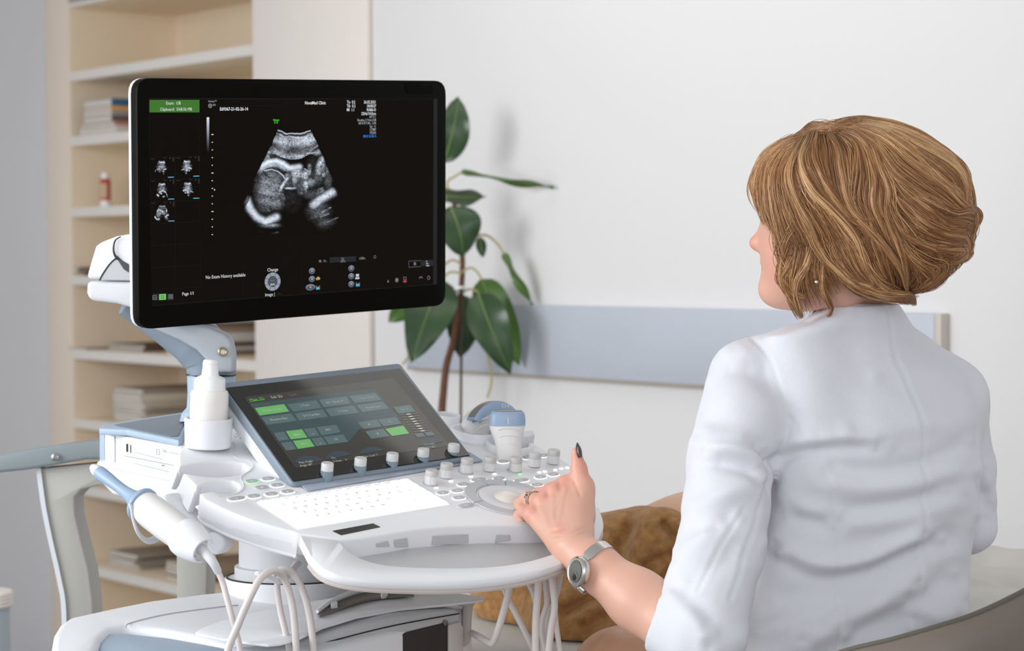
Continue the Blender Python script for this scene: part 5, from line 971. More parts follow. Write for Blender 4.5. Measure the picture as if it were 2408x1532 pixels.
# ================================================================== the sonographer
def itp(y, tab): a = np.array(tab, float); return np.interp(y, a[:, 0], a[:, 1])
M_skin = mat('skin', (226, 176, 156), 0.45, sss=0.12, bump=.06, bscale=500, attr='col')
M_coat = mat('coat_cloth', (222, 223, 230), 0.9, bump=.3, bscale=1000)
doc = empty('person', (0.5, 2.86, 0.0), 'seated person with short wavy blond hair and a white coat, seen from behind', 'person')
HD = 2.76
fdir = unit(np.array([-.94, .34, 0])); SG = Plane(P(1955, 500, HD + .03), fdir, -Z); lat = -SG.n        # lat points to the camera side
def hs(x, y, l=0.0): return SG.hit(x, y) + lat * l
hx_ = HD / FPX
RH = np.stack([fdir, lat, Z])
def head_sdf(X):
    d = s_ell(X, hs(1985, 470), (.100, .076, .088), RH); d = s_min(d, s_ell(X, hs(1890, 520), (.052, .062, .085), RH), .03)
    d = s_min(d, s_ell(X, hs(1880, 610), (.046, .050, .056), RH), .03)
    for sg in (1, -1):
        d = s_min(d, s_ell(X, hs(1876, 604, .034 * sg), (.030, .026, .034), RH), .02)
        d = s_min(d, s_cap(X, hs(1835, 682, .012 * sg), hs(1925, 650, .050 * sg), .019, .018), .025)
        d = s_min(d, s_cap(X, hs(1797, 583, .008 * sg), hs(1801, 584, .010 * sg), .0065), .008)
        d = s_min(d, s_cap(X, hs(1822, 515, .012 * sg), hs(1840, 512, .040 * sg), .009), .012)     # brow ridge
        e = s_ell(X, hs(1972, 585, .066 * sg), (.018, .007, .029), RH); e = np.maximum(e, -s_ell(X, hs(1966, 580, .074 * sg), (.010, .005, .017), RH)); d = s_min(d, e, .008)
    d = s_min(d, s_cap(X, hs(1816, 525), hs(1786, 568), .008, .0105), .012); d = s_min(d, s_ell(X, hs(1783, 572), (.0125, .0105, .0095), RH), .006)
    d = s_min(d, s_cap(X, hs(1815, 619, -.016), hs(1815, 619, .016), .0095), .01); d = s_min(d, s_cap(X, hs(1815, 641, -.014), hs(1815, 641, .014), .0095), .008)
    d = np.maximum(d, -s_cap(X, hs(1799, 630, -.024), hs(1799, 630, .024), .0035))
    d = s_min(d, s_ell(X, hs(1822, 682), (.019, .021, .017), RH), .015)
    d = s_min(d, s_cap(X, hs(1905, 672), hs(1965, 650), .030, .045), .03)
    nk = s_cap(X, P(2000, 640, 2.84), P(2025, 800, 2.885), .052, .056); d = s_min(d, nk, .03)
    return d
c0 = hs(1960, 550); Vh, Fh = nets(head_sdf, c0 - np.array([.17, .15, .18]), c0 + np.array([.17, .17, .14]), .0028); Vh = relax(Vh, Fh, 3)
SK = np.array(lin((222, 172, 150))[:3]); LIP = np.array(lin((206, 116, 112))[:3]); RED = np.array(lin((222, 150, 132))[:3])
def ramp(d, w): return np.clip(1 - d / w, 0, 1)[:, None]
Ch = np.tile(SK, (len(Vh), 1))
for q_, w_, c_, k_ in [(hs(1808, 622), .016, LIP, 1), (hs(1806, 641), .016, LIP, 1), (hs(1770, 575), .03, RED, .5), (hs(1850, 620, .05), .045, RED, .35), (hs(1965, 590, .075), .04, RED, .6)]:
    t = ramp(np.linalg.norm(Vh - q_, axis=1), w_) * k_; t = np.clip(t * 1.6, 0, k_); Ch = Ch * (1 - t) + c_ * t
# forearm and hand
EL, WR = P(1640, 1508, 2.64), P(1347, 1288, 2.752); HDp = 2.835
hp_ = lambda x, y, d=0.0: P(x, y, HDp + d)
def arm_sdf(X):
    d = s_cap(X, EL, P(1500, 1412, 2.695), .042, .0360); d = s_min(d, s_cap(X, P(1500, 1412, 2.695), P(1400, 1335, 2.732), .0360, .0290), .02); d = s_min(d, s_cap(X, P(1400, 1335, 2.732), WR, .0288, .0255), .015)
    base = [hp_(1366, 1258, -.064), hp_(1350, 1268, -.068), hp_(1330, 1274, -.068), hp_(1314, 1276, -.062)]
    kn = [hp_(1333, 1140, .005), hp_(1304, 1158, -.004), hp_(1274, 1181, -.010), hp_(1250, 1211, -.016)]
    for b, k, r0, r1 in zip(base, kn, (.0155, .016, .016, .015), (.0128, .0128, .0120, .0112)): d = s_min(d, s_cap(X, b, k, r0, r1), .016)
    for k in kn: d = s_min(d, s_ell(X, k + (CAM - k) * .0022 + Z * .001, (.0105, .0105, .0105)), .006)
    d = s_min(d, s_cap(X, hp_(1368, 1165, -.006), hp_(1360, 1245, -.048), .0140, .0190), .014)
    F_ = [[(1333, 1140, .005), (1296, 1152, .052), (1262, 1172, .066), (1250, 1188, .058)], [(1304, 1158, -.004), (1266, 1164, .038), (1240, 1184, .058), (1238, 1198, .046)], [(1274, 1181, -.010), (1243, 1170, .020), (1222, 1186, .044), (1226, 1200, .036)], [(1250, 1211, -.016), (1232, 1202, .010), (1220, 1214, .028), (1228, 1226, .018)]]
    for pts, r in zip(F_, (.0098, .0098, .0092, .0084)):
        f = None
        for (a, b, i) in zip(pts[:-1], pts[1:], range(3)):
            s = s_cap(X, hp_(*a), hp_(*b), r * (1.12 - .1 * i), r * (1.02 - .12 * i)); f = s if f is None else s_min(f, s, .003)
        d = s_min(d, f, .0045)
    th = [(1368, 1215, -.030), (1372, 1158, -.010), (1362, 1103, -.002), (1355, 1064, -.004)]
    t = s_cap(X, hp_(*th[0]), hp_(*th[1]), .0170, .0136); t = s_min(t, s_cap(X, hp_(*th[1]), hp_(*th[2]), .0130, .0104), .006); t = s_min(t, s_cap(X, hp_(*th[2]), hp_(*th[3]), .0102, .0068), .005); t = s_min(t, s_ell(X, hp_(1376, 1142, -.006), (.0125, .0125, .0125)), .006)
    d = s_min(d, t, .010)
    return d
Va, Fa = nets(arm_sdf, np.minimum(hp_(1215, 1280, -.03), P(1215, 1600, 2.56)) - .012, np.maximum(P(1700, 1040, 2.90), hp_(1400, 1030, .08)) + .012, .0021); Va = relax(Va, Fa, 2, .4)
Na = normals(Va, Fa); PJ = project(Va)
def crease(pts, amp, w):
    d = dist_poly(PJ[:, 0], PJ[:, 1], pts) * 2.80 / FPX; return (amp * np.exp(-(d / w) ** 2))[:, None] * Na * (np.sum(Na * (CAM - Va), 1) > 0)[:, None]
dv = 0
for pts, amp, w in [([(1302, 1250), (1318, 1246), (1340, 1236)], -.0009, .0022), ([(1300, 1262), (1330, 1262), (1352, 1252), (1376, 1240)], -.0007, .0016), ([(1310, 1272), (1350, 1264), (1382, 1250)], -.0006, .0014), ([(1310, 1240), (1322, 1180), (1330, 1150)], .0008, .003), ([(1300, 1240), (1298, 1200), (1300, 1170)], .0008, .003), ([(1290, 1244), (1280, 1215), (1272, 1195)], .0007, .003),
                    ([(1318, 1170), (1300, 1205), (1308, 1240)], .0006, .0016), ([(1350, 1132), (1358, 1150), (1364, 1165)], -.0012, .002), ([(1352, 1098), (1362, 1096), (1372, 1100)], -.0006, .0014), ([(1354, 1106), (1366, 1106), (1374, 1110)], -.0006, .0014), ([(1286, 1150), (1288, 1165)], -.0012, .003), ([(1314, 1132), (1316, 1150)], -.0012, .003), ([(1256, 1180), (1262, 1200)], -.001, .003)]: dv = dv + crease(pts, amp, w)
Va = Va + dv
Ca = np.tile(SK, (len(Va), 1)); PJ = project(Va)
for (x, y), w_, c_, k_ in [((1326, 1128), 34, RED, .7), ((1296, 1148), 30, RED, .7), ((1266, 1172), 30, RED, .7), ((1244, 1206), 34, RED, .8), ((1360, 1090), 60, RED, .7), ((1300, 1215), 60, np.array(lin((212, 166, 148))[:3]), .7), ((1318, 1248), 26, RED, .5)]:
    t = ramp(np.hypot(PJ[:, 0] - x, PJ[:, 1] - y), w_) * k_; Ca = Ca * (1 - t) + c_ * t
# trunk and legs under the clothes
def trunk_sdf(X):
    d = s_cap(X, P(2050, 1000, 2.90), P(2040, 1480, 2.90), .07, .075); d = s_min(d, s_cap(X, P(1990, 1660, 2.86), P(1465, 1602, 2.90), .080, .070), .03); d = s_min(d, s_cap(X, P(2130, 1670, 2.88), P(1620, 1660, 2.95), .080, .066), .03)
    for k_, f_ in [(P(1465, 1602, 2.90), np.array([.18, 2.82, .12])), (P(1620, 1660, 2.95), np.array([.32, 2.90, .12]))]: d = s_min(d, s_cap(X, k_, f_, .066, .038), .03); d = s_min(d, s_cap(X, f_ - Z * .06, f_ + np.array([-.14, .08, -.08]), .04, .028), .02)
    return d
Vt, Ft = nets(trunk_sdf, (-.06, 2.62, -.02), (.75, 3.2, 1.26), .009); Vt = relax(Vt, Ft, 2); Ct = np.tile(np.array(lin((206, 158, 128))[:3]), (len(Vt), 1))
Vall = np.concatenate([Vh, Va, Vt]); Fall = np.concatenate([Fh, Fa + len(Vh), Ft + len(Vh) + len(Va)])
body = obj('body', Vall, Fall, M_skin, doc, cols=np.concatenate([Ch, Ca, Ct]), angle=None)
for sg in (1, -1): lathe('eye', [(0.0115 * math.sin(t), -.0115 * math.cos(t)) for t in np.linspace(0.02, math.pi - .02, 10)], hs(1846, 537, .031 * sg), fdir, mat('eye_white', (236, 232, 226), .15), doc, 20)
# nail, ring, watch, earring
M_nail = mat('nail_dark', (66, 42, 42), 0.15, coat=.6)
nc = hp_(1361, 1061, -.011); nax = unit(hp_(1357, 1043, -.008) - hp_(1365, 1080, -.010)); nside = unit(np.cross(nax, unit(CAM - nc) * .85 + np.array([.52, 0, 0]))); nout = unit(np.cross(nside, nax)); nout = nout if nout @ (CAM - nc) > 0 else -nout
NV = []
for i in range(9):
    s = i / 8; w_ = .0044 * (math.sin(math.pi * (.16 + .84 * s)) ** .6 if s < 1 else .05)
    for j in range(7):
        q_ = j / 3 - 1; NV.append(nc + nax * (s - .45) * .0205 + nside * q_ * w_ + nout * (.0024 - .002 * q_ * q_ - .001 * (s - .5) ** 2))
obj('thumb_nail', NV, [[i * 7 + j, i * 7 + j + 1, (i + 1) * 7 + j + 1, (i + 1) * 7 + j] for i in range(8) for j in range(6)], M_nail, doc, label='dark pointed thumb nail')
M_silver = mat('silver', (206, 204, 200), 0.25, metal=1.0); M_gem = mat('teal_stone', (44, 96, 100), 0.1, coat=.5)
ra_, rb_ = hp_(1274, 1181, -.010), hp_(1243, 1170, .020); rax = unit(rb_ - ra_); rcn = ra_ + (rb_ - ra_) * .62; r1 = unit(np.cross(rax, Z)); r2 = np.cross(rax, r1)
rg = None; q = MB()
for o_ in (-.0018, .0018): V, F = tube_vf([rcn + rax * o_ + (r1 * math.cos(t) + r2 * math.sin(t)) * .0112 for t in np.linspace(0, 2 * math.pi, 30)], .0009, 6, False); q.add(V, F)
rg = q.build('finger_ring', M_silver, doc)
up_ = unit((CAM - rcn) - rax * ((CAM - rcn) @ rax)); up_ = unit(up_ * .4 + unit(np.array([-1, 0, .55]) - rax * (rax @ np.array([-1, 0, .55]))))
for k in (-1, 0, 1): box('ring_stone', rcn + rax * .0008 * 0 + up_ * .0122 + np.cross(rax, up_) * k * .0032, np.stack([rax, np.cross(rax, up_), up_]), (.0022, .0013, .0016), M_gem if k == 0 else M_silver, rg, .0004, 1)
wc_ = P(1394, 1334, 2.734); wax = unit(P(1347, 1290, 2.752) - P(1460, 1382, 2.71)); wv = unit(CAM - wc_); e1 = unit(wv - wax * (wv @ wax)); e2 = np.cross(wax, e1)      # e1 to the camera
upw = e2 if e2[2] > 0 else -e2
wt = empty('wristwatch', wc_); wt.parent = doc; wt.location = Vector(wc_ - WL(doc))
Rw = .0345; BRG = []
for t in np.radians(np.linspace(-150, 200, 48)):
    c_ = wc_ + (e1 * math.cos(t) + upw * math.sin(t)) * Rw * np.array(1.0); nr = unit(e1 * math.cos(t) + upw * math.sin(t)); hw = .0068 if math.radians(10) < t < math.radians(190) else .0045
    BRG.append([c_ - wax * hw, c_ - wax * hw + nr * .0016, c_ + wax * hw + nr * .0016, c_ + wax * hw])
loft('strap', BRG, M_silver, wt, angle=30, label='polished silver bangle strap')
face_n = unit(e1 * .80 - upw * .50 + wax * .42); fc = wc_ + unit(P(1354, 1346, 2.70) - wc_) * .0370
case = lathe('watch_case', [(.0150, -.008), (.0190, -.006), (.0200, -.001), (.0190, .0028), (.0172, .0042), (.0150, .0034)], fc, face_n, M_silver, wt, 44)
lathe('dial', [(.0142, .0037), (.0001, .0038)], fc, face_n, mat('watch_dial', (92, 96, 88), .12, coat=.8), case, 36)
fx = unit(np.cross(face_n, Z)); fy = np.cross(face_n, fx)
for a0, ln in ((35, .008), (140, .011)): d_ = fx * math.cos(math.radians(a0)) + fy * math.sin(math.radians(a0)); tube('watch_hand', [fc + face_n * .0043, fc + face_n * .0043 + d_ * ln], .0005, M_silver, case, 5)
d_ = unit(fx * 0 + fy * -1 if fy[2] > 0 else fy); lathe('subdial', [(.0042, .0041), (.0001, .0042)], fc + d_ * .0075, face_n, mat('subdial_dark', (24, 26, 28), .1, coat=.8), case, 20)
lathe('clasp', [(.003, -.006), (.0065, -.004), (.0065, .004), (.003, .006)], wc_ + unit(P(1372, 1388, 2.72) - wc_) * .032, wax, M_silver, wt, 16)
lathe('earring', [(.0001, -.003), (.0028, -.001), (.0028, .001), (.0001, .003)], hs(1950, 661, .082), Z, M_silver, doc, 12)
# ---- coat
LT = [(712, 1952), (722, 1936), (740, 1908), (758, 1884), (775, 1835), (792, 1790), (830, 1790), (900, 1795), (1000, 1812), (1100, 1812), (1200, 1803), (1300, 1790), (1400, 1768), (1480, 1744), (1532, 1738), (1700, 1700)]
RT = [(712, 2112), (740, 2130), (760, 2142), (790, 2165), (830, 2208), (850, 2234), (870, 2262), (900, 2284), (950, 2300), (1000, 2308), (1100, 2307), (1200, 2300), (1300, 2284), (1400, 2278), (1460, 2268), (1532, 2268), (1700, 2290)]
RYT = [(712, .094), (760, .096), (830, .098), (900, .102), (1000, .112), (1100, .116), (1250, .108), (1400, .108), (1532, .122), (1700, .14)]
def torso(X):
    pj = project(X); y = pj[..., 1]; l, r = itp(y, LT), itp(y, RT); D0 = 2.868 + .30 * (pj[..., 0] - (l + r) / 2) / FPX * 2.86; cx = (l + r) / 2; rx = (r - l) / 2 * D0 / FPX; ry = itp(y, RYT)
    a = np.abs((pj[..., 0] - cx) * pj[..., 2] / FPX / rx); b = np.abs((pj[..., 2] - D0) / ry); d = ((a ** 2.5 + b ** 2.5) ** .4 - 1) * np.minimum(rx, ry)
    return np.maximum(d, (714 - y + .0 * a) * 2.8 / FPX)
fa = unit(WR - EL)
def coat_sdf(X):
    d = torso(X); pass
    ch = [(1748, 884, 2.815, .046), (1738, 925, 2.80, .0435), (1744, 985, 2.785, .056), (1718, 1090, 2.755, .0550), (1708, 1190, 2.725, .0540), (1696, 1290, 2.695, .0550), (1664, 1400, 2.665, .0545), (1648, 1485, 2.648, .0550)]
    s = None
    for a, b in zip(ch[:-1], ch[1:]): c_ = s_cap(X, P(*a[:3]), P(*b[:3]), a[3], b[3]); s = c_ if s is None else s_min(s, c_, .012)
    c_ = s_cap(X, P(1648, 1495, 2.645), P(1520, 1425, 2.70), .0550, .0480); cut = (X - P(1554, 1464, 2.682)) @ unit(fa + np.array([-.35, -.1, 0])); c_ = np.maximum(c_, cut); s = s_min(s, c_, .012); s = np.maximum(s, -(s_cap(X, P(1562, 1452, 2.685), P(1450, 1375, 2.73), .0425, .0425)))
    sh = s_cap(X, P(1815, 874, 2.84), P(1945, 834, 2.86), .050, .050); s = s_min(s, sh, .03)
    d = s_min(d, s, .014)
    r = s_cap(X, P(2228, 938, 2.93), P(2262, 1100, 2.99), .050, .046); r = s_min(r, s_cap(X, P(2262, 1100, 2.99), P(2276, 1236, 3.01), .046, .040), .01); r = s_min(r, s_cap(X, P(2276, 1236, 3.01), P(2180, 1290, 3.12), .038, .036), .01); r = s_min(r, s_cap(X, P(2130, 860, 2.92), P(2228, 938, 2.93), .05, .05), .03)
    return s_min(d, r, .010)
Vc, Fc = nets(coat_sdf, (P(1500, 1600, 2.62)[0] - .01, 2.54, P(0, 1640, 2.7)[2]), (P(2360, 0, 3.05)[0] + .02, 3.14, P(0, 700, 2.8)[2] + .01), .0036); Vc = relax(Vc, Fc, 3, .5)
def CW(pts): return [(1500 + a / 1.798, 680 + b / 1.798) for a, b in pts]
FOLDS = [([(520, 660), (560, 735), (640, 703), (740, 680), (860, 668), (1000, 672)], -.0044, .0085), ([(600, 660), (740, 640), (900, 632), (1050, 640)], .0035, .012), ([(545, 660), (572, 740), (578, 800), (556, 850), (556, 900)], -.0046, .0080), ([(285, 690), (400, 690), (480, 716), (545, 770)], .0055, .009), ([(290, 720), (380, 735), (470, 765), (530, 810)], -.0045, .010), ([(470, 640), (540, 690)], -.004, .007), ([(250, 620), (380, 640), (500, 640)], .003, .016),
         ([(780, 735), (900, 765), (1050, 775), (1200, 745), (1330, 690), (1420, 640)], -.0040, .015), ([(780, 800), (900, 830), (1050, 830), (1230, 800), (1400, 740)], .0030, .016), ([(760, 620), (950, 612), (1100, 600), (1300, 560)], .0020, .014), ([(1000, 370), (1150, 420), (1300, 470)], -.002, .02), ([(620, 960), (720, 985), (830, 1000)], -.0035, .011), ([(640, 910), (740, 935), (830, 955)], .003, .011), ([(850, 945), (1000, 925), (1180, 890), (1300, 850)], -.003, .012), ([(850, 990), (1000, 985), (1200, 950), (1380, 880)], .003, .014),
         ([(580, 1075), (690, 1150), (800, 1175), (950, 1150), (1100, 1085), (1210, 1030)], .0062, .012), ([(600, 1120), (710, 1195), (830, 1222), (1000, 1195), (1150, 1125), (1300, 1060)], -.0055, .014), ([(690, 1490), (850, 1440), (1000, 1360), (1090, 1290), (1180, 1240)], .0065, .015), ([(880, 1470), (1000, 1420), (1110, 1410), (1170, 1440)], -.0080, .018), ([(1180, 1400), (1290, 1380), (1390, 1320)], .004, .014), ([(1100, 1330), (1220, 1290), (1350, 1200)], -.004, .016),
         ([(560, 1320), (700, 1290), (830, 1280)], -.003, .016), ([(470, 1480), (560, 1440), (700, 1400), (830, 1370)], .0045, .014), ([(200, 940), (300, 900), (420, 850), (520, 830)], .004, .014), ([(190, 1010), (300, 1000), (430, 950)], -.003, .014), ([(140, 1150), (240, 1080), (330, 1000)], .0035, .013), ([(170, 1240), (300, 1180), (440, 1100)], -.003, .016), ([(90, 1290), (180, 1330), (260, 1420), (300, 1520)], .005, .014), ([(150, 1290), (250, 1360), (330, 1450)], -.004, .015), ([(330, 330), (430, 340), (520, 330)], -.0025, .012), ([(400, 250), (470, 280), (540, 320)], .002, .012), ([(900, 80), (900, 300), (880, 600)], -.0025, .03), ([(1440, 820), (1470, 900), (1480, 960)], -.004, .008), ([(1455, 760), (1480, 850), (1500, 950)], .004, .008), ([(1420, 1000), (1450, 900)], .003, .008)]
SEAMS = [[(640, 540), (740, 670), (800, 800), (835, 1000), (845, 1250), (850, 1532)], [(1060, 75), (1090, 280), (1140, 380), (1200, 560), (1215, 750), (1205, 1000), (1190, 1250), (1190, 1450)], [(480, 205), (560, 300), (600, 420), (630, 520), (628, 620), (600, 705)], [(255, 1270), (340, 1100), (450, 930)], [(390, 1310), (470, 1080), (530, 860)]]
for it in range(1):
    Nc = normals(Vc, Fc); PJ = project(Vc); facing = np.clip(np.sum(Nc * (CAM - Vc), 1) / np.linalg.norm(CAM - Vc, axis=1) * 4, 0, 1); disp = 0
    for pts, amp, w in FOLDS:
        p2 = spline(np.array(CW(pts)), 4)[:, :2]; d = dist_poly(PJ[:, 0], PJ[:, 1], p2) * 2.75 / FPX; along = np.clip(1 - np.minimum(np.hypot(PJ[:, 0] - p2[0][0], PJ[:, 1] - p2[0][1]), np.hypot(PJ[:, 0] - p2[-1][0], PJ[:, 1] - p2[-1][1])) / 30, 0, 1)
        disp = disp + 1.9 * amp * np.exp(-(d / w) ** 2) * (1 - .75 * along)
    for pts in SEAMS:
        d = dist_poly(PJ[:, 0], PJ[:, 1], spline(np.array(CW(pts)), 4)[:, :2]) * 2.75 / FPX; disp = disp - .0011 * np.exp(-(d / .0026) ** 2) + .0007 * np.exp(-((d - .006) / .004) ** 2)
    disp = disp + .0013 * noise3(Vc * np.array([.55, 1, 1.5]), 75, 4) + .0009 * noise3(Vc, 45, 6) + .0006 * noise3(Vc, 130, 5)
    Vc = Vc + Nc * (disp * facing)[:, None]
coat = obj('coat', Vc, Fc, M_coat, doc, angle=None, label='white three-quarter sleeve coat with back seams')
hem = lambda pts, r, nm: tube(nm, pts, r, M_coat, doc, 6)
skirt = None
def skirt_sdf(X): return s_min(s_cap(X, P(2040, 1680, 2.87), P(1800, 1690, 2.90), .11, .10), s_cap(X, P(1990, 1680, 2.86), P(1720, 1660, 2.90), .10, .095), .03)
Vk, Fk = nets(skirt_sdf, (.15, 2.6, .55), (.75, 3.1, 1.06), .008); obj('skirt', relax(Vk, Fk, 2), Fk, mat('skirt_tan', (150, 116, 92), .8), doc, angle=None)
# ---- hair
def hair_vol(X, sh=0.0):
    d = s_ell(X, hs(1985, 455), (.122 - sh, .100 - sh, .096 - sh), RH); d = s_min(d, s_ell(X, hs(2110, 500), (.102 - sh, .100 - sh, .104 - sh), RH), .03); d = s_min(d, s_ell(X, hs(2105, 590), (.084 - sh, .085 - sh, .066 - sh), RH), .03); d = s_min(d, s_ell(X, hs(2035, 630), (.062 - sh * 1.6, .070 - sh * 2, .048 - sh * 1.6), RH), .03)
    return d
def hair_front(X): return s_min(hair_vol(X), s_min(s_ell(X, hs(1880, 500), (.058, .086, .098), RH), s_ell(X, hs(1910, 620), (.070, .082, .080), RH), .03), .02)
c1 = hs(2050, 520); Vb, Fb = nets(lambda X: np.maximum(hair_vol(X, .009), -s_ell(X, hs(1800, 600), (.085, .12, .085), RH)), c1 - .19, c1 + np.array([.19, .19, .19]), .004); Vb = relax(Vb, Fb, 2)
HAIRT = lambda nm, a, b: mat(nm, a, .55)
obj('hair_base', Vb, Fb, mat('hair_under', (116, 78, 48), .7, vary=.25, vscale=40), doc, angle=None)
GU = {'a': [(470, 190), (330, 250), (230, 340), (185, 470), (190, 620), (235, 790)], 'b': [(480, 192), (370, 280), (300, 400), (285, 540), (310, 690), (350, 850), (425, 1010)], 'c': [(500, 165), (410, 320), (370, 470), (415, 640), (480, 790), (570, 930)], 'd': [(500, 180), (420, 330), (400, 460), (440, 620), (540, 800), (585, 920), (655, 1035), (725, 1105), (820, 1190), (960, 1245)],
      'e': [(545, 150), (480, 340), (560, 540), (700, 690), (820, 820), (880, 920), (930, 1060), (1000, 1180)], 'f': [(600, 135), (570, 300), (630, 470), (720, 620), (840, 750), (960, 765), (1035, 735)], 'g': [(660, 130), (735, 260), (760, 420), (790, 600), (850, 720), (1000, 880), (1100, 1000), (1180, 1120), (1215, 1255)], 'h': [(720, 150), (840, 240), (840, 400), (810, 560), (850, 690), (940, 800)],
      'i': [(760, 130), (900, 200), (960, 340), (990, 480), (985, 640), (1040, 790), (1100, 900)], 'j': [(790, 110), (960, 220), (1030, 400), (1085, 560), (1075, 720), (1150, 900), (1200, 1050), (1225, 1220)], 'k': [(800, 105), (1000, 240), (1120, 430), (1270, 560), (1420, 640), (1560, 715), (1650, 745)], 'l': [(820, 95), (1050, 185), (1220, 330), (1370, 440), (1500, 530), (1600, 640), (1700, 715), (1690, 775)],
      'm': [(860, 78), (1100, 130), (1300, 230), (1450, 310), (1570, 400), (1630, 500), (1645, 610), (1665, 700)], 'n': [(880, 62), (1080, 92), (1280, 160), (1420, 245), (1530, 320), (1625, 420), (1650, 560)], 'o': [(1060, 540), (1200, 640), (1330, 760), (1480, 850), (1620, 880), (1645, 960), (1560, 1045)], 'p': [(1080, 640), (1180, 840), (1320, 930), (1430, 985), (1450, 1050), (1520, 1060)],
      'q': [(1130, 840), (1230, 1000), (1330, 1095), (1400, 1170), (1310, 1245)], 'r': [(820, 1170), (1000, 1250), (1150, 1280), (1250, 1285), (1275, 1355)], 's': [(370, 880), (345, 1060), (345, 1170), (400, 1290), (485, 1445)], 't': [(560, 930), (520, 1080), (450, 1190), (440, 1300), (490, 1440)], 'u': [(630, 1040), (632, 1180), (655, 1290), (700, 1380), (665, 1440)], 'v': [(440, 980), (390, 1090), (345, 1170), (420, 1260), (520, 1290)], 'w': [(1100, 480), (1220, 560), (1380, 700), (1500, 800), (1600, 800), (1690, 790)],
      'x': [(920, 640), (960, 800), (1040, 980), (1090, 1130), (1130, 1240)], 'y': [(860, 90), (1000, 120), (1160, 220), (1300, 340), (1440, 480), (1560, 560), (1640, 660)], 'z': [(820, 780), (900, 960), (960, 1120), (1050, 1230), (1190, 1275)], 'A': [(1250, 850), (1360, 930), (1500, 960), (1640, 965), (1600, 1030), (1460, 1050)], 'B': [(1200, 1000), (1280, 1130), (1300, 1220), (1230, 1270)], 'D': [(1150, 700), (1300, 840), (1450, 900), (1600, 930), (1630, 1000), (1500, 1060), (1420, 1050)], 'E': [(1150, 900), (1260, 1040), (1380, 1090), (1480, 1090), (1400, 1190), (1250, 1260)], 'F': [(1250, 500), (1420, 620), (1560, 700), (1660, 690), (1715, 730), (1680, 790), (1600, 770)], 'G': [(880, 1000), (950, 1140), (1060, 1235), (1180, 1290), (1280, 1325)], 'H': [(740, 1060), (850, 1200), (980, 1270), (1120, 1310), (1250, 1318)], 'I': [(900, 1100), (1000, 1230), (1120, 1300), (1230, 1330)], 'T': [(500, 150), (570, 108), (680, 118), (790, 85), (900, 62), (1010, 66), (1120, 90)], 'U': [(640, 170), (650, 120), (690, 128), (760, 110), (850, 82)], 'W': [(430, 205), (490, 165), (550, 122), (610, 138), (680, 128), (760, 118), (840, 96)], 'V': [(430, 190), (300, 270), (210, 350), (160, 470), (150, 560), (190, 700)], 'C': [(620, 640), (720, 760), (800, 900), (870, 1050), (930, 1160)]}
GU = {k: spline(np.array([(1720 + a / 2.947, 260 + b / 2.947) for a, b in v_]), 8) for k, v_ in GU.items()}
def resample(p, n):
    s = np.r_[0, np.cumsum(np.linalg.norm(np.diff(p, axis=0), axis=1))]; t = np.linspace(0, s[-1], n); return np.stack([np.interp(t, s, p[:, 0]), np.interp(t, s, p[:, 1])], 1)
NP = 26; GR = {k: resample(v_, NP) for k, v_ in GU.items()}
def near_depth(px, py, fn):
    """depth of the hair surface along each sight line (or of its closest approach)"""
    D = np.linspace(HD - .14, HD + .10, 61); sh = px.shape; d = ((px - IW / 2)[..., None] * RC[0] + (py - IH / 2)[..., None] * RC[1]) / FPX + RC[2]
    best = np.full(sh, 1e9); bd = np.full(sh, HD); done = np.zeros(sh, bool); prev = None
    for k, x in enumerate(D):
        s = fn((CAM + d * x).astype(np.float32)); m = (~done) & (s < best); best = np.where(m, s, best); bd = np.where(m, x, bd); hit = (~done) & (s < 0); bd = np.where(hit, x - .002, bd); done |= hit
    return bd
gx, gy = np.meshgrid(np.arange(1730, 2345, 5.0), np.arange(255, 775, 5.0)); DM = near_depth(gx, gy, hair_front)
for _ in range(6):
    DMp = np.pad(DM, 1, mode='edge'); DM = (DMp[:-2, 1:-1] + DMp[2:, 1:-1] + DMp[1:-1, :-2] + DMp[1:-1, 2:] + 2 * DM) / 6
def depth_at(p):
    i = np.clip((p[..., 1] - 255) / 5, 0, gx.shape[0] - 1.001); j = np.clip((p[..., 0] - 1730) / 5, 0, gx.shape[1] - 1.001); i0, j0 = i.astype(int), j.astype(int); a, b = i - i0, j - j0
    return DM[i0, j0] * (1 - a) * (1 - b) + DM[i0 + 1, j0] * a * (1 - b) + DM[i0, j0 + 1] * (1 - a) * b + DM[i0 + 1, j0 + 1] * a * b
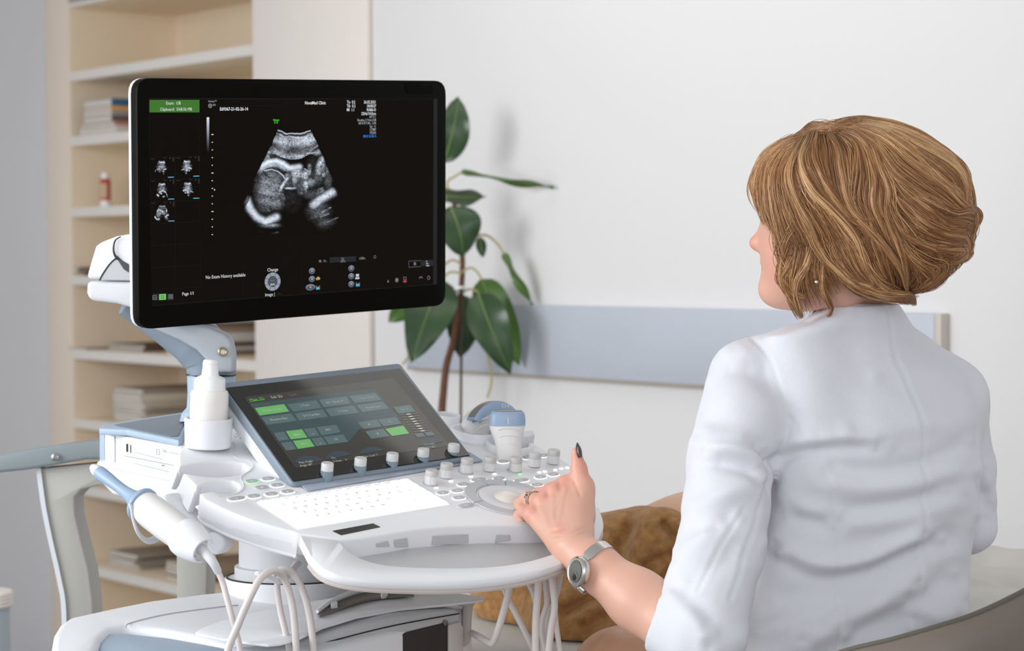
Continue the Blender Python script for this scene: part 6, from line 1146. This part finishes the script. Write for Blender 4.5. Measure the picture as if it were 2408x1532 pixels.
LOCKS = [('a', 'b', 260, 9, .45), ('a', None, 60, 10, .6), ('b', 'c', 330, 8, .35), ('c', 'd', 300, 8, .3), ('d', None, 190, 9, 1), ('d', 'e', 260, 9, .2), ('e', None, 180, 9, 1), ('e', 'f', 240, 9, .1), ('f', None, 150, 8, .7), ('f', 'g', 260, 9, 0), ('g', None, 170, 8, .6), ('g', 'h', 220, 9, 0), ('h', 'i', 260, 9, .3), ('i', None, 140, 8, .6), ('i', 'j', 260, 9, 0), ('j', None, 170, 9, .4), ('j', 'k', 240, 12, 0), ('k', None, 190, 10, .5), ('k', 'l', 330, 11, .1), ('l', None, 200, 9, .6), ('l', 'y', 240, 9, .2), ('y', None, 190, 8, .8), ('y', 'm', 300, 10, .4), ('m', None, 170, 8, .9), ('m', 'n', 300, 9, .7), ('n', None, 150, 8, 1),
         ('w', None, 220, 11, .2), ('w', 'o', 300, 10, 0), ('o', None, 200, 9, .3), ('o', 'A', 260, 10, 0), ('o', 'p', 260, 10, -.3), ('p', None, 180, 9, .1), ('A', None, 170, 10, 0), ('q', None, 200, 10, 0), ('q', 'B', 200, 10, -.3), ('r', None, 220, 9, .2), ('z', 'x', 260, 10, -.2), ('x', None, 180, 10, .1), ('z', None, 150, 9, .3), ('C', 'z', 240, 10, .1), ('C', 'e', 200, 9, .3), ('C', 't', 260, 9, .2), ('d', 'C', 220, 10, .3), ('D', None, 260, 10, 0), ('D', 'A', 300, 10, -.1), ('D', 'q', 260, 10, -.2), ('E', None, 220, 10, -.2), ('E', 'q', 260, 12, -.3), ('F', 'o', 260, 10, .1), ('F', None, 200, 8, .4), ('G', None, 240, 10, -.1), ('H', None, 260, 10, .1), ('G', 'H', 240, 10, -.2), ('T', None, 160, 7, .1), ('U', None, 130, 7, 0), ('T', 'n', 120, 9, .2), ('V', None, 120, 8, .6), ('l', 'o', 40, 18, .3), ('a', 'b', 40, 18, .5), ('q', 'A', 30, 16, .2), ('j', 'k', 40, 20, .6), ('W', None, 190, 7, -.1), ('W', 'T', 120, 7, 0), ('I', None, 160, 9, -.3), ('C', 'z', 200, 10, 0), ('s', None, 120, 7, .5), ('t', None, 190, 8, .7), ('u', None, 130, 6, .5), ('v', None, 200, 9, .7), ('s', 't', 160, 8, .5), ('b', 'v', 120, 8, .3), ('x', 'q', 200, 12, -.2)]
P_, C_, R2 = [], [], []
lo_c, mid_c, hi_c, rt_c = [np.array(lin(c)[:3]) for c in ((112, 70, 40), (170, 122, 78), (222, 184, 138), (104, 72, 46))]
for li, (a, b, num, wid, tone) in enumerate(LOCKS):
    num = int(num * 1.25)
    r = np.random.default_rng(100 + li); A = GR[a]; B = GR[b] if b else A; w = r.random(num) if b else np.zeros(num); base = A[None] * (1 - w)[:, None, None] + B[None] * w[:, None, None]
    T = np.gradient(base, axis=1); T /= np.linalg.norm(T, axis=2, keepdims=True) + 1e-9; Nn = np.stack([-T[..., 1], T[..., 0]], -1); s = np.linspace(0, 1, NP)
    off = r.normal(size=num) * wid * (.8 if b else .75); env = .35 + .65 * np.sin(np.pi * np.clip(s * .9 + .08, 0, 1)) ** .8
    # sub-clumps give the lock its stringy look
    cl = r.integers(0, 7, num); co = r.normal(size=7) * wid * .8; pull = np.clip(s * 1.3 - .1, 0, 1)[None] * .7; o2 = off[:, None] * (1 - pull) + (co[cl][:, None] + off[:, None] * .18) * pull
    ph = r.uniform(0, 6.28, 7)[cl]; wav = np.sin(s[None] * 7 + ph[:, None]) * 3.2 * s[None] + np.sin(s[None] * 17 + r.uniform(0, 6.28, num)[:, None]) * .7
    p2 = base + Nn * (o2 * env + wav)[..., None]; dep = depth_at(p2); ly = np.abs(r.normal(size=num)) * .006 + (.003 if tone < 0 else 0) - .0045 * max(tone, 0); ly2 = ly[:, None] - .004 * np.sin(np.pi * s)[None] * (1.2 - np.abs(off) / wid)[:, None].clip(-.3, 1.2); dep = dep + ly2 + .0015 * np.sin(s[None] * 11 + ph[:, None])
    d = ((p2[..., 0] - IW / 2)[..., None] * RC[0] + (p2[..., 1] - IH / 2)[..., None] * RC[1]) / FPX + RC[2]; X3 = CAM + d * dep[..., None]
    e0 = r.uniform(0, .10, num); e1_ = 1 - r.random(num) ** 2 * .3; tt = e0[:, None] + (e1_ - e0)[:, None] * s[None]; f = tt * (NP - 1); i0 = np.clip(f.astype(int), 0, NP - 2); fr_ = (f - i0)[..., None]; ar = np.arange(num)[:, None]; X3 = X3[ar, i0] * (1 - fr_) + X3[ar, i0 + 1] * fr_
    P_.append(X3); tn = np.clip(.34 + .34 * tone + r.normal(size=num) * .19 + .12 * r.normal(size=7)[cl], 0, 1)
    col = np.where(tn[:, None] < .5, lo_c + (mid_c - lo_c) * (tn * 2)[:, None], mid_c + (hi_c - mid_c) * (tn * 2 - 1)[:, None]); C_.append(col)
    if li < 26 or li % 3 == 0:      # the far side of the head: mirrored about the middle plane
        k = slice(0, num // 4); Y3 = X3[k] - 2 * ((X3[k] - SG.O) @ SG.n)[..., None] * SG.n; P_.append(Y3); C_.append(col[k])
P_ = np.concatenate(P_); C_ = np.concatenate(C_); ns = len(P_)
hc = bpy.data.hair_curves.new('hair'); hc.add_curves([NP] * ns); ho = bpy.data.objects.new('hair', hc); COL.objects.link(ho); ho.parent = doc; ho.location = tuple(c1 - WL(doc))
hc.attributes['position'].data.foreach_set('vector', (P_ - c1).astype(np.float32).ravel())
rad = (np.interp(np.linspace(0, 1, NP), [0, .1, .75, 1], [.6, 1, .9, .2])[None] * np.random.default_rng(3).uniform(.00030, .00052, ns)[:, None]).astype(np.float32)
ra = hc.attributes.get('radius') or hc.attributes.new('radius', 'FLOAT', 'POINT'); ra.data.foreach_set('value', rad.ravel())
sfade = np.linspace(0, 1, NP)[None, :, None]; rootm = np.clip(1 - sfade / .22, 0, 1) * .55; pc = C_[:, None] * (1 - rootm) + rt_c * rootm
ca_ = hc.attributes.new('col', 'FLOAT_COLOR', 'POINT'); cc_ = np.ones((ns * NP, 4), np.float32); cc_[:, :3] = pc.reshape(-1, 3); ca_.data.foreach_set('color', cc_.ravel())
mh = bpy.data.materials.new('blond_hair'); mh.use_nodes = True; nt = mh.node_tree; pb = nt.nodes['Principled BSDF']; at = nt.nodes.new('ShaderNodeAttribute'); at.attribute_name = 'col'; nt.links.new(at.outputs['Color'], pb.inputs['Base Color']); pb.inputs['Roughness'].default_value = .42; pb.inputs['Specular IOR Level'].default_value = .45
hc.materials.append(mh); ho['label'] = 'blond wavy bob hair'
# ================================================================== swivel chair of the sonographer
sc_ = empty('swivel_chair', (.46, 2.80, 0), 'dark taupe swivel chair with curved backrest under the person in the white coat', 'chair')
M_seat = mat('chair_taupe', (112, 102, 92), .5, bump=.05, bscale=500); M_pipe = mat('chair_piping', (88, 84, 74), .5)
et = spline([P(a, b, d) for a, b, d in [(1860, 1585, 2.62), (1930, 1556, 2.57), (2000, 1532, 2.545), (2100, 1508, 2.52), (2200, 1479, 2.51), (2300, 1446, 2.52), (2408, 1394, 2.55), (2480, 1350, 2.60), (2520, 1330, 2.66)]], 5)
RG = []
for i, p_ in enumerate(et):
    t_ = unit(et[min(i + 1, len(et) - 1)] - et[max(i - 1, 0)]); b_ = unit(np.cross(t_, Z)); b_ = b_ if b_[1] < 0 else -b_; RG.append([p_ - Z * .004 - b_ * .002, p_ + b_ * .004, p_ + b_ * .014 - Z * .010, p_ + b_ * .022 - Z * .035, p_ + b_ * .018 - Z * .075, p_ - b_ * .005 - Z * .15, p_ - b_ * .03 - Z * .15, p_ - b_ * .012 - Z * .02])
loft('backrest', RG, M_seat, sc_, angle=60)
tube('piping', et + Z * .001, .0042, M_pipe, sc_, 8)
sz = P(0, 1690, 2.8)[2]; sz = .74
lathe('seat', [(.05, -.06), (.20, -.06), (.225, -.03), (.22, -.005), (.19, .0), (.01, .004)], (.46, 2.82, sz), Z, M_seat, sc_, 40); lathe('post', [(.025, .10), (.025, sz - .06)], (.46, 2.82, 0), Z, mat('steel', (150, 150, 152), .3, metal=1), sc_, 20)
slab('back_support', [np.array([.56 + a, 2.62 + b, sz - .02]) for a, b in [(-.03, -.02), (.03, -.02), (.03, .18), (-.03, .18)]], -Z * .03, M_seat, sc_, .004, 2); slab('back_support', [np.array([.60 + a, 2.53 + b, sz + .14]) for a, b in [(-.03, -.01), (.03, -.01), (.03, .10), (-.03, .10)]], -Z * .18, M_seat, sc_, .004, 2)
for k in range(5):
    t_ = k / 5 * 2 * math.pi + .3; d_ = np.array([math.cos(t_), math.sin(t_), 0]); tube('base_leg', [np.array([.46, 2.82, .10]), np.array([.46, 2.82, .07]) + d_ * .26], [.022, .014], MATS['steel'], sc_, 8); lathe('castor', [(.012, -.012), (.028, -.012), (.028, .012), (.012, .012)], np.array([.46, 2.82, .028]) + d_ * .26, np.cross(d_, Z), M_dark, sc_, 16)
# ================================================================== couch and patient
cax = unit(np.array([.99, -.12, 0])); cay = unit(np.array([.12, .99, 0])); cz = .825; CO = np.array([P(1500, 0, 3.32)[0], 3.32, 0])
co = empty('examination_couch', CO + cax * .3, 'examination couch covered with a pale grey sheet behind the person in white', 'couch')
M_sheet = mat('sheet_grey', (202, 199, 192), .9, bump=.15, bscale=250, vary=.05, vscale=12)
def cpt(a, b, z): return CO + cax * a + cay * b + Z * z
slab('couch_pad', [cpt(a, b, cz) for a, b in [(-.44, -.24), (1.25, -.24), (1.25, .34), (-.44, .34)]], -Z * .09, M_sheet, co, .02, 3); slab('couch_frame', [cpt(a, b, cz - .092) for a, b in [(-.4, -.2), (1.2, -.2), (1.2, .3), (-.4, .3)]], -Z * .05, M_grey, co, .004, 2)
for a in (-.35, 1.05):
    for b in (-.15, .25): slab('leg', [cpt(a + x, b + y, cz - .14) for x, y in [(-.025, -.025), (.025, -.025), (.025, .025), (-.025, .025)]], -Z * (cz - .142), M_grey, co, .003, 1)
# blanket over the patient's legs
def blank_sdf(X):
    d = s_cap(X, P(2120, 1385, 3.33), P(2520, 1425, 3.24), .085, .075); d = s_min(d, s_cap(X, P(2120, 1470, 3.18), P(2520, 1530, 3.10), .085, .075), .07); d = s_min(d, s_cap(X, P(2290, 1350, 3.40), P(2420, 1385, 3.38), .035, .03), .05)
    d = d + .006 * noise3(X * np.array([.6, 1.6, 1.0], np.float32), 60, 11) + .003 * noise3(X * np.array([.7, 1.5, 1], np.float32), 130, 12); return np.maximum(d, cz + .002 - X[..., 2])
Vn, Fn = nets(blank_sdf, (P(2060, 0, 3.2)[0], 2.98, cz - .01), (P(2580, 0, 3.2)[0], 3.55, cz + .26), .006); tag(obj('blanket', relax(Vn, Fn, 2), Fn, M_sheet, None, angle=None), 'crumpled pale grey blanket over the couch at the right, beyond the swivel chair', 'blanket')
pt = empty('person', CO + Z * cz, 'person lying on the couch in a golden brown sweater', 'person')
M_vel = mat('velvet_brown', (170, 125, 75), .9, sheen=.15, bump=.6, bscale=300, vary=.28, vscale=70)
def pat_sdf(X):
    d = s_cap(X, P(1290, 1385, 3.42), P(1640, 1330, 3.32), .10, .10); d = s_min(d, s_ell(X, P(1680, 1292, 3.30), (.125, .11, .088)), .04); d = s_min(d, s_cap(X, P(1225, 1350, 3.50), P(1290, 1375, 3.44), .055, .06), .03); d = s_min(d, s_ell(X, P(1205, 1335, 3.52), (.075, .07, .068)), .02)
    d = s_min(d, s_cap(X, P(1640, 1330, 3.32), P(2150, 1420, 3.25), .085, .07), .05); return np.maximum(d, cz + .002 - X[..., 2])
Vp, Fp = nets(pat_sdf, (P(1120, 0, 3.5)[0], 3.1, cz - .01), (P(2200, 0, 3.3)[0], 3.68, cz + .32), .007); obj('body', relax(Vp, Fp, 2), Fp, M_skin, pt, cols=np.tile(np.array(lin((224, 178, 146))[:3]), (len(Vp), 1)), angle=None)
def swe_sdf(X):
    d = s_cap(X, P(1262, 1392, 3.42), P(1520, 1345, 3.31), .106, .105); d = s_min(d, s_ell(X, P(1556, 1300, 3.23), (.062, .07, .070)), .008); d = s_min(d, s_ell(X, P(1542, 1262, 3.27), (.037, .05, .040)), .02); d = s_min(d, s_cap(X, P(1490, 1275, 3.38), P(1420, 1330, 3.36), .042, .042), .012)
    d = s_min(d, s_cap(X, P(1262, 1412, 3.38), P(1350, 1475, 3.24), .056, .060), .02); d = s_min(d, s_cap(X, P(1350, 1475, 3.24), P(1560, 1500, 3.16), .060, .055), .02); d = s_min(d, s_cap(X, P(1330, 1400, 3.28), P(1430, 1440, 3.22), .040, .04), .02)
    fo = [((1415, 1395, 3.2), (1330, 1440, 3.2), .010), ((1460, 1430, 3.15), (1380, 1480, 3.15), .012), ((1520, 1330, 3.15), (1590, 1300, 3.15), .008), ((1478, 1248, 3.3), (1440, 1330, 3.28), .012), ((1560, 1235, 3.2), (1592, 1275, 3.2), .008)]
    pj = project(X)
    for a, b, w in fo: d = d + .017 * np.exp(-(dist_poly(pj[..., 0], pj[..., 1], [a[:2], b[:2]]) * 3.25 / FPX / w) ** 2)
    d = d + .0025 * noise3(X, 30, 21) + .0008 * noise3(X, 160, 22); return np.maximum(d, cz + .003 - X[..., 2])
Vs_, Fs_ = nets(swe_sdf, (P(1080, 0, 3.4)[0], 2.98, cz - .01), (P(1640, 0, 3.3)[0], 3.62, cz + .30), .0045); obj('sweater', relax(Vs_, Fs_, 2), Fs_, M_vel, pt, angle=None)
def ph_sdf(X): return s_min(s_ell(X, P(1212, 1325, 3.515), (.095, .085, .078)), s_cap(X, P(1160, 1370, 3.42), P(1225, 1385, 3.36), .026, .034), .03) + .004 * noise3(X, 90, 31)
Vq, Fq = nets(ph_sdf, P(1205, 1330, 3.5) - np.array([.14, .16, .13]), P(1205, 1330, 3.5) + np.array([.14, .12, .11]), .005); obj('hair', relax(Vq, Fq, 1), Fq, mat('dark_hair', (48, 30, 24), .5, vary=.3, vscale=80), pt, angle=None)
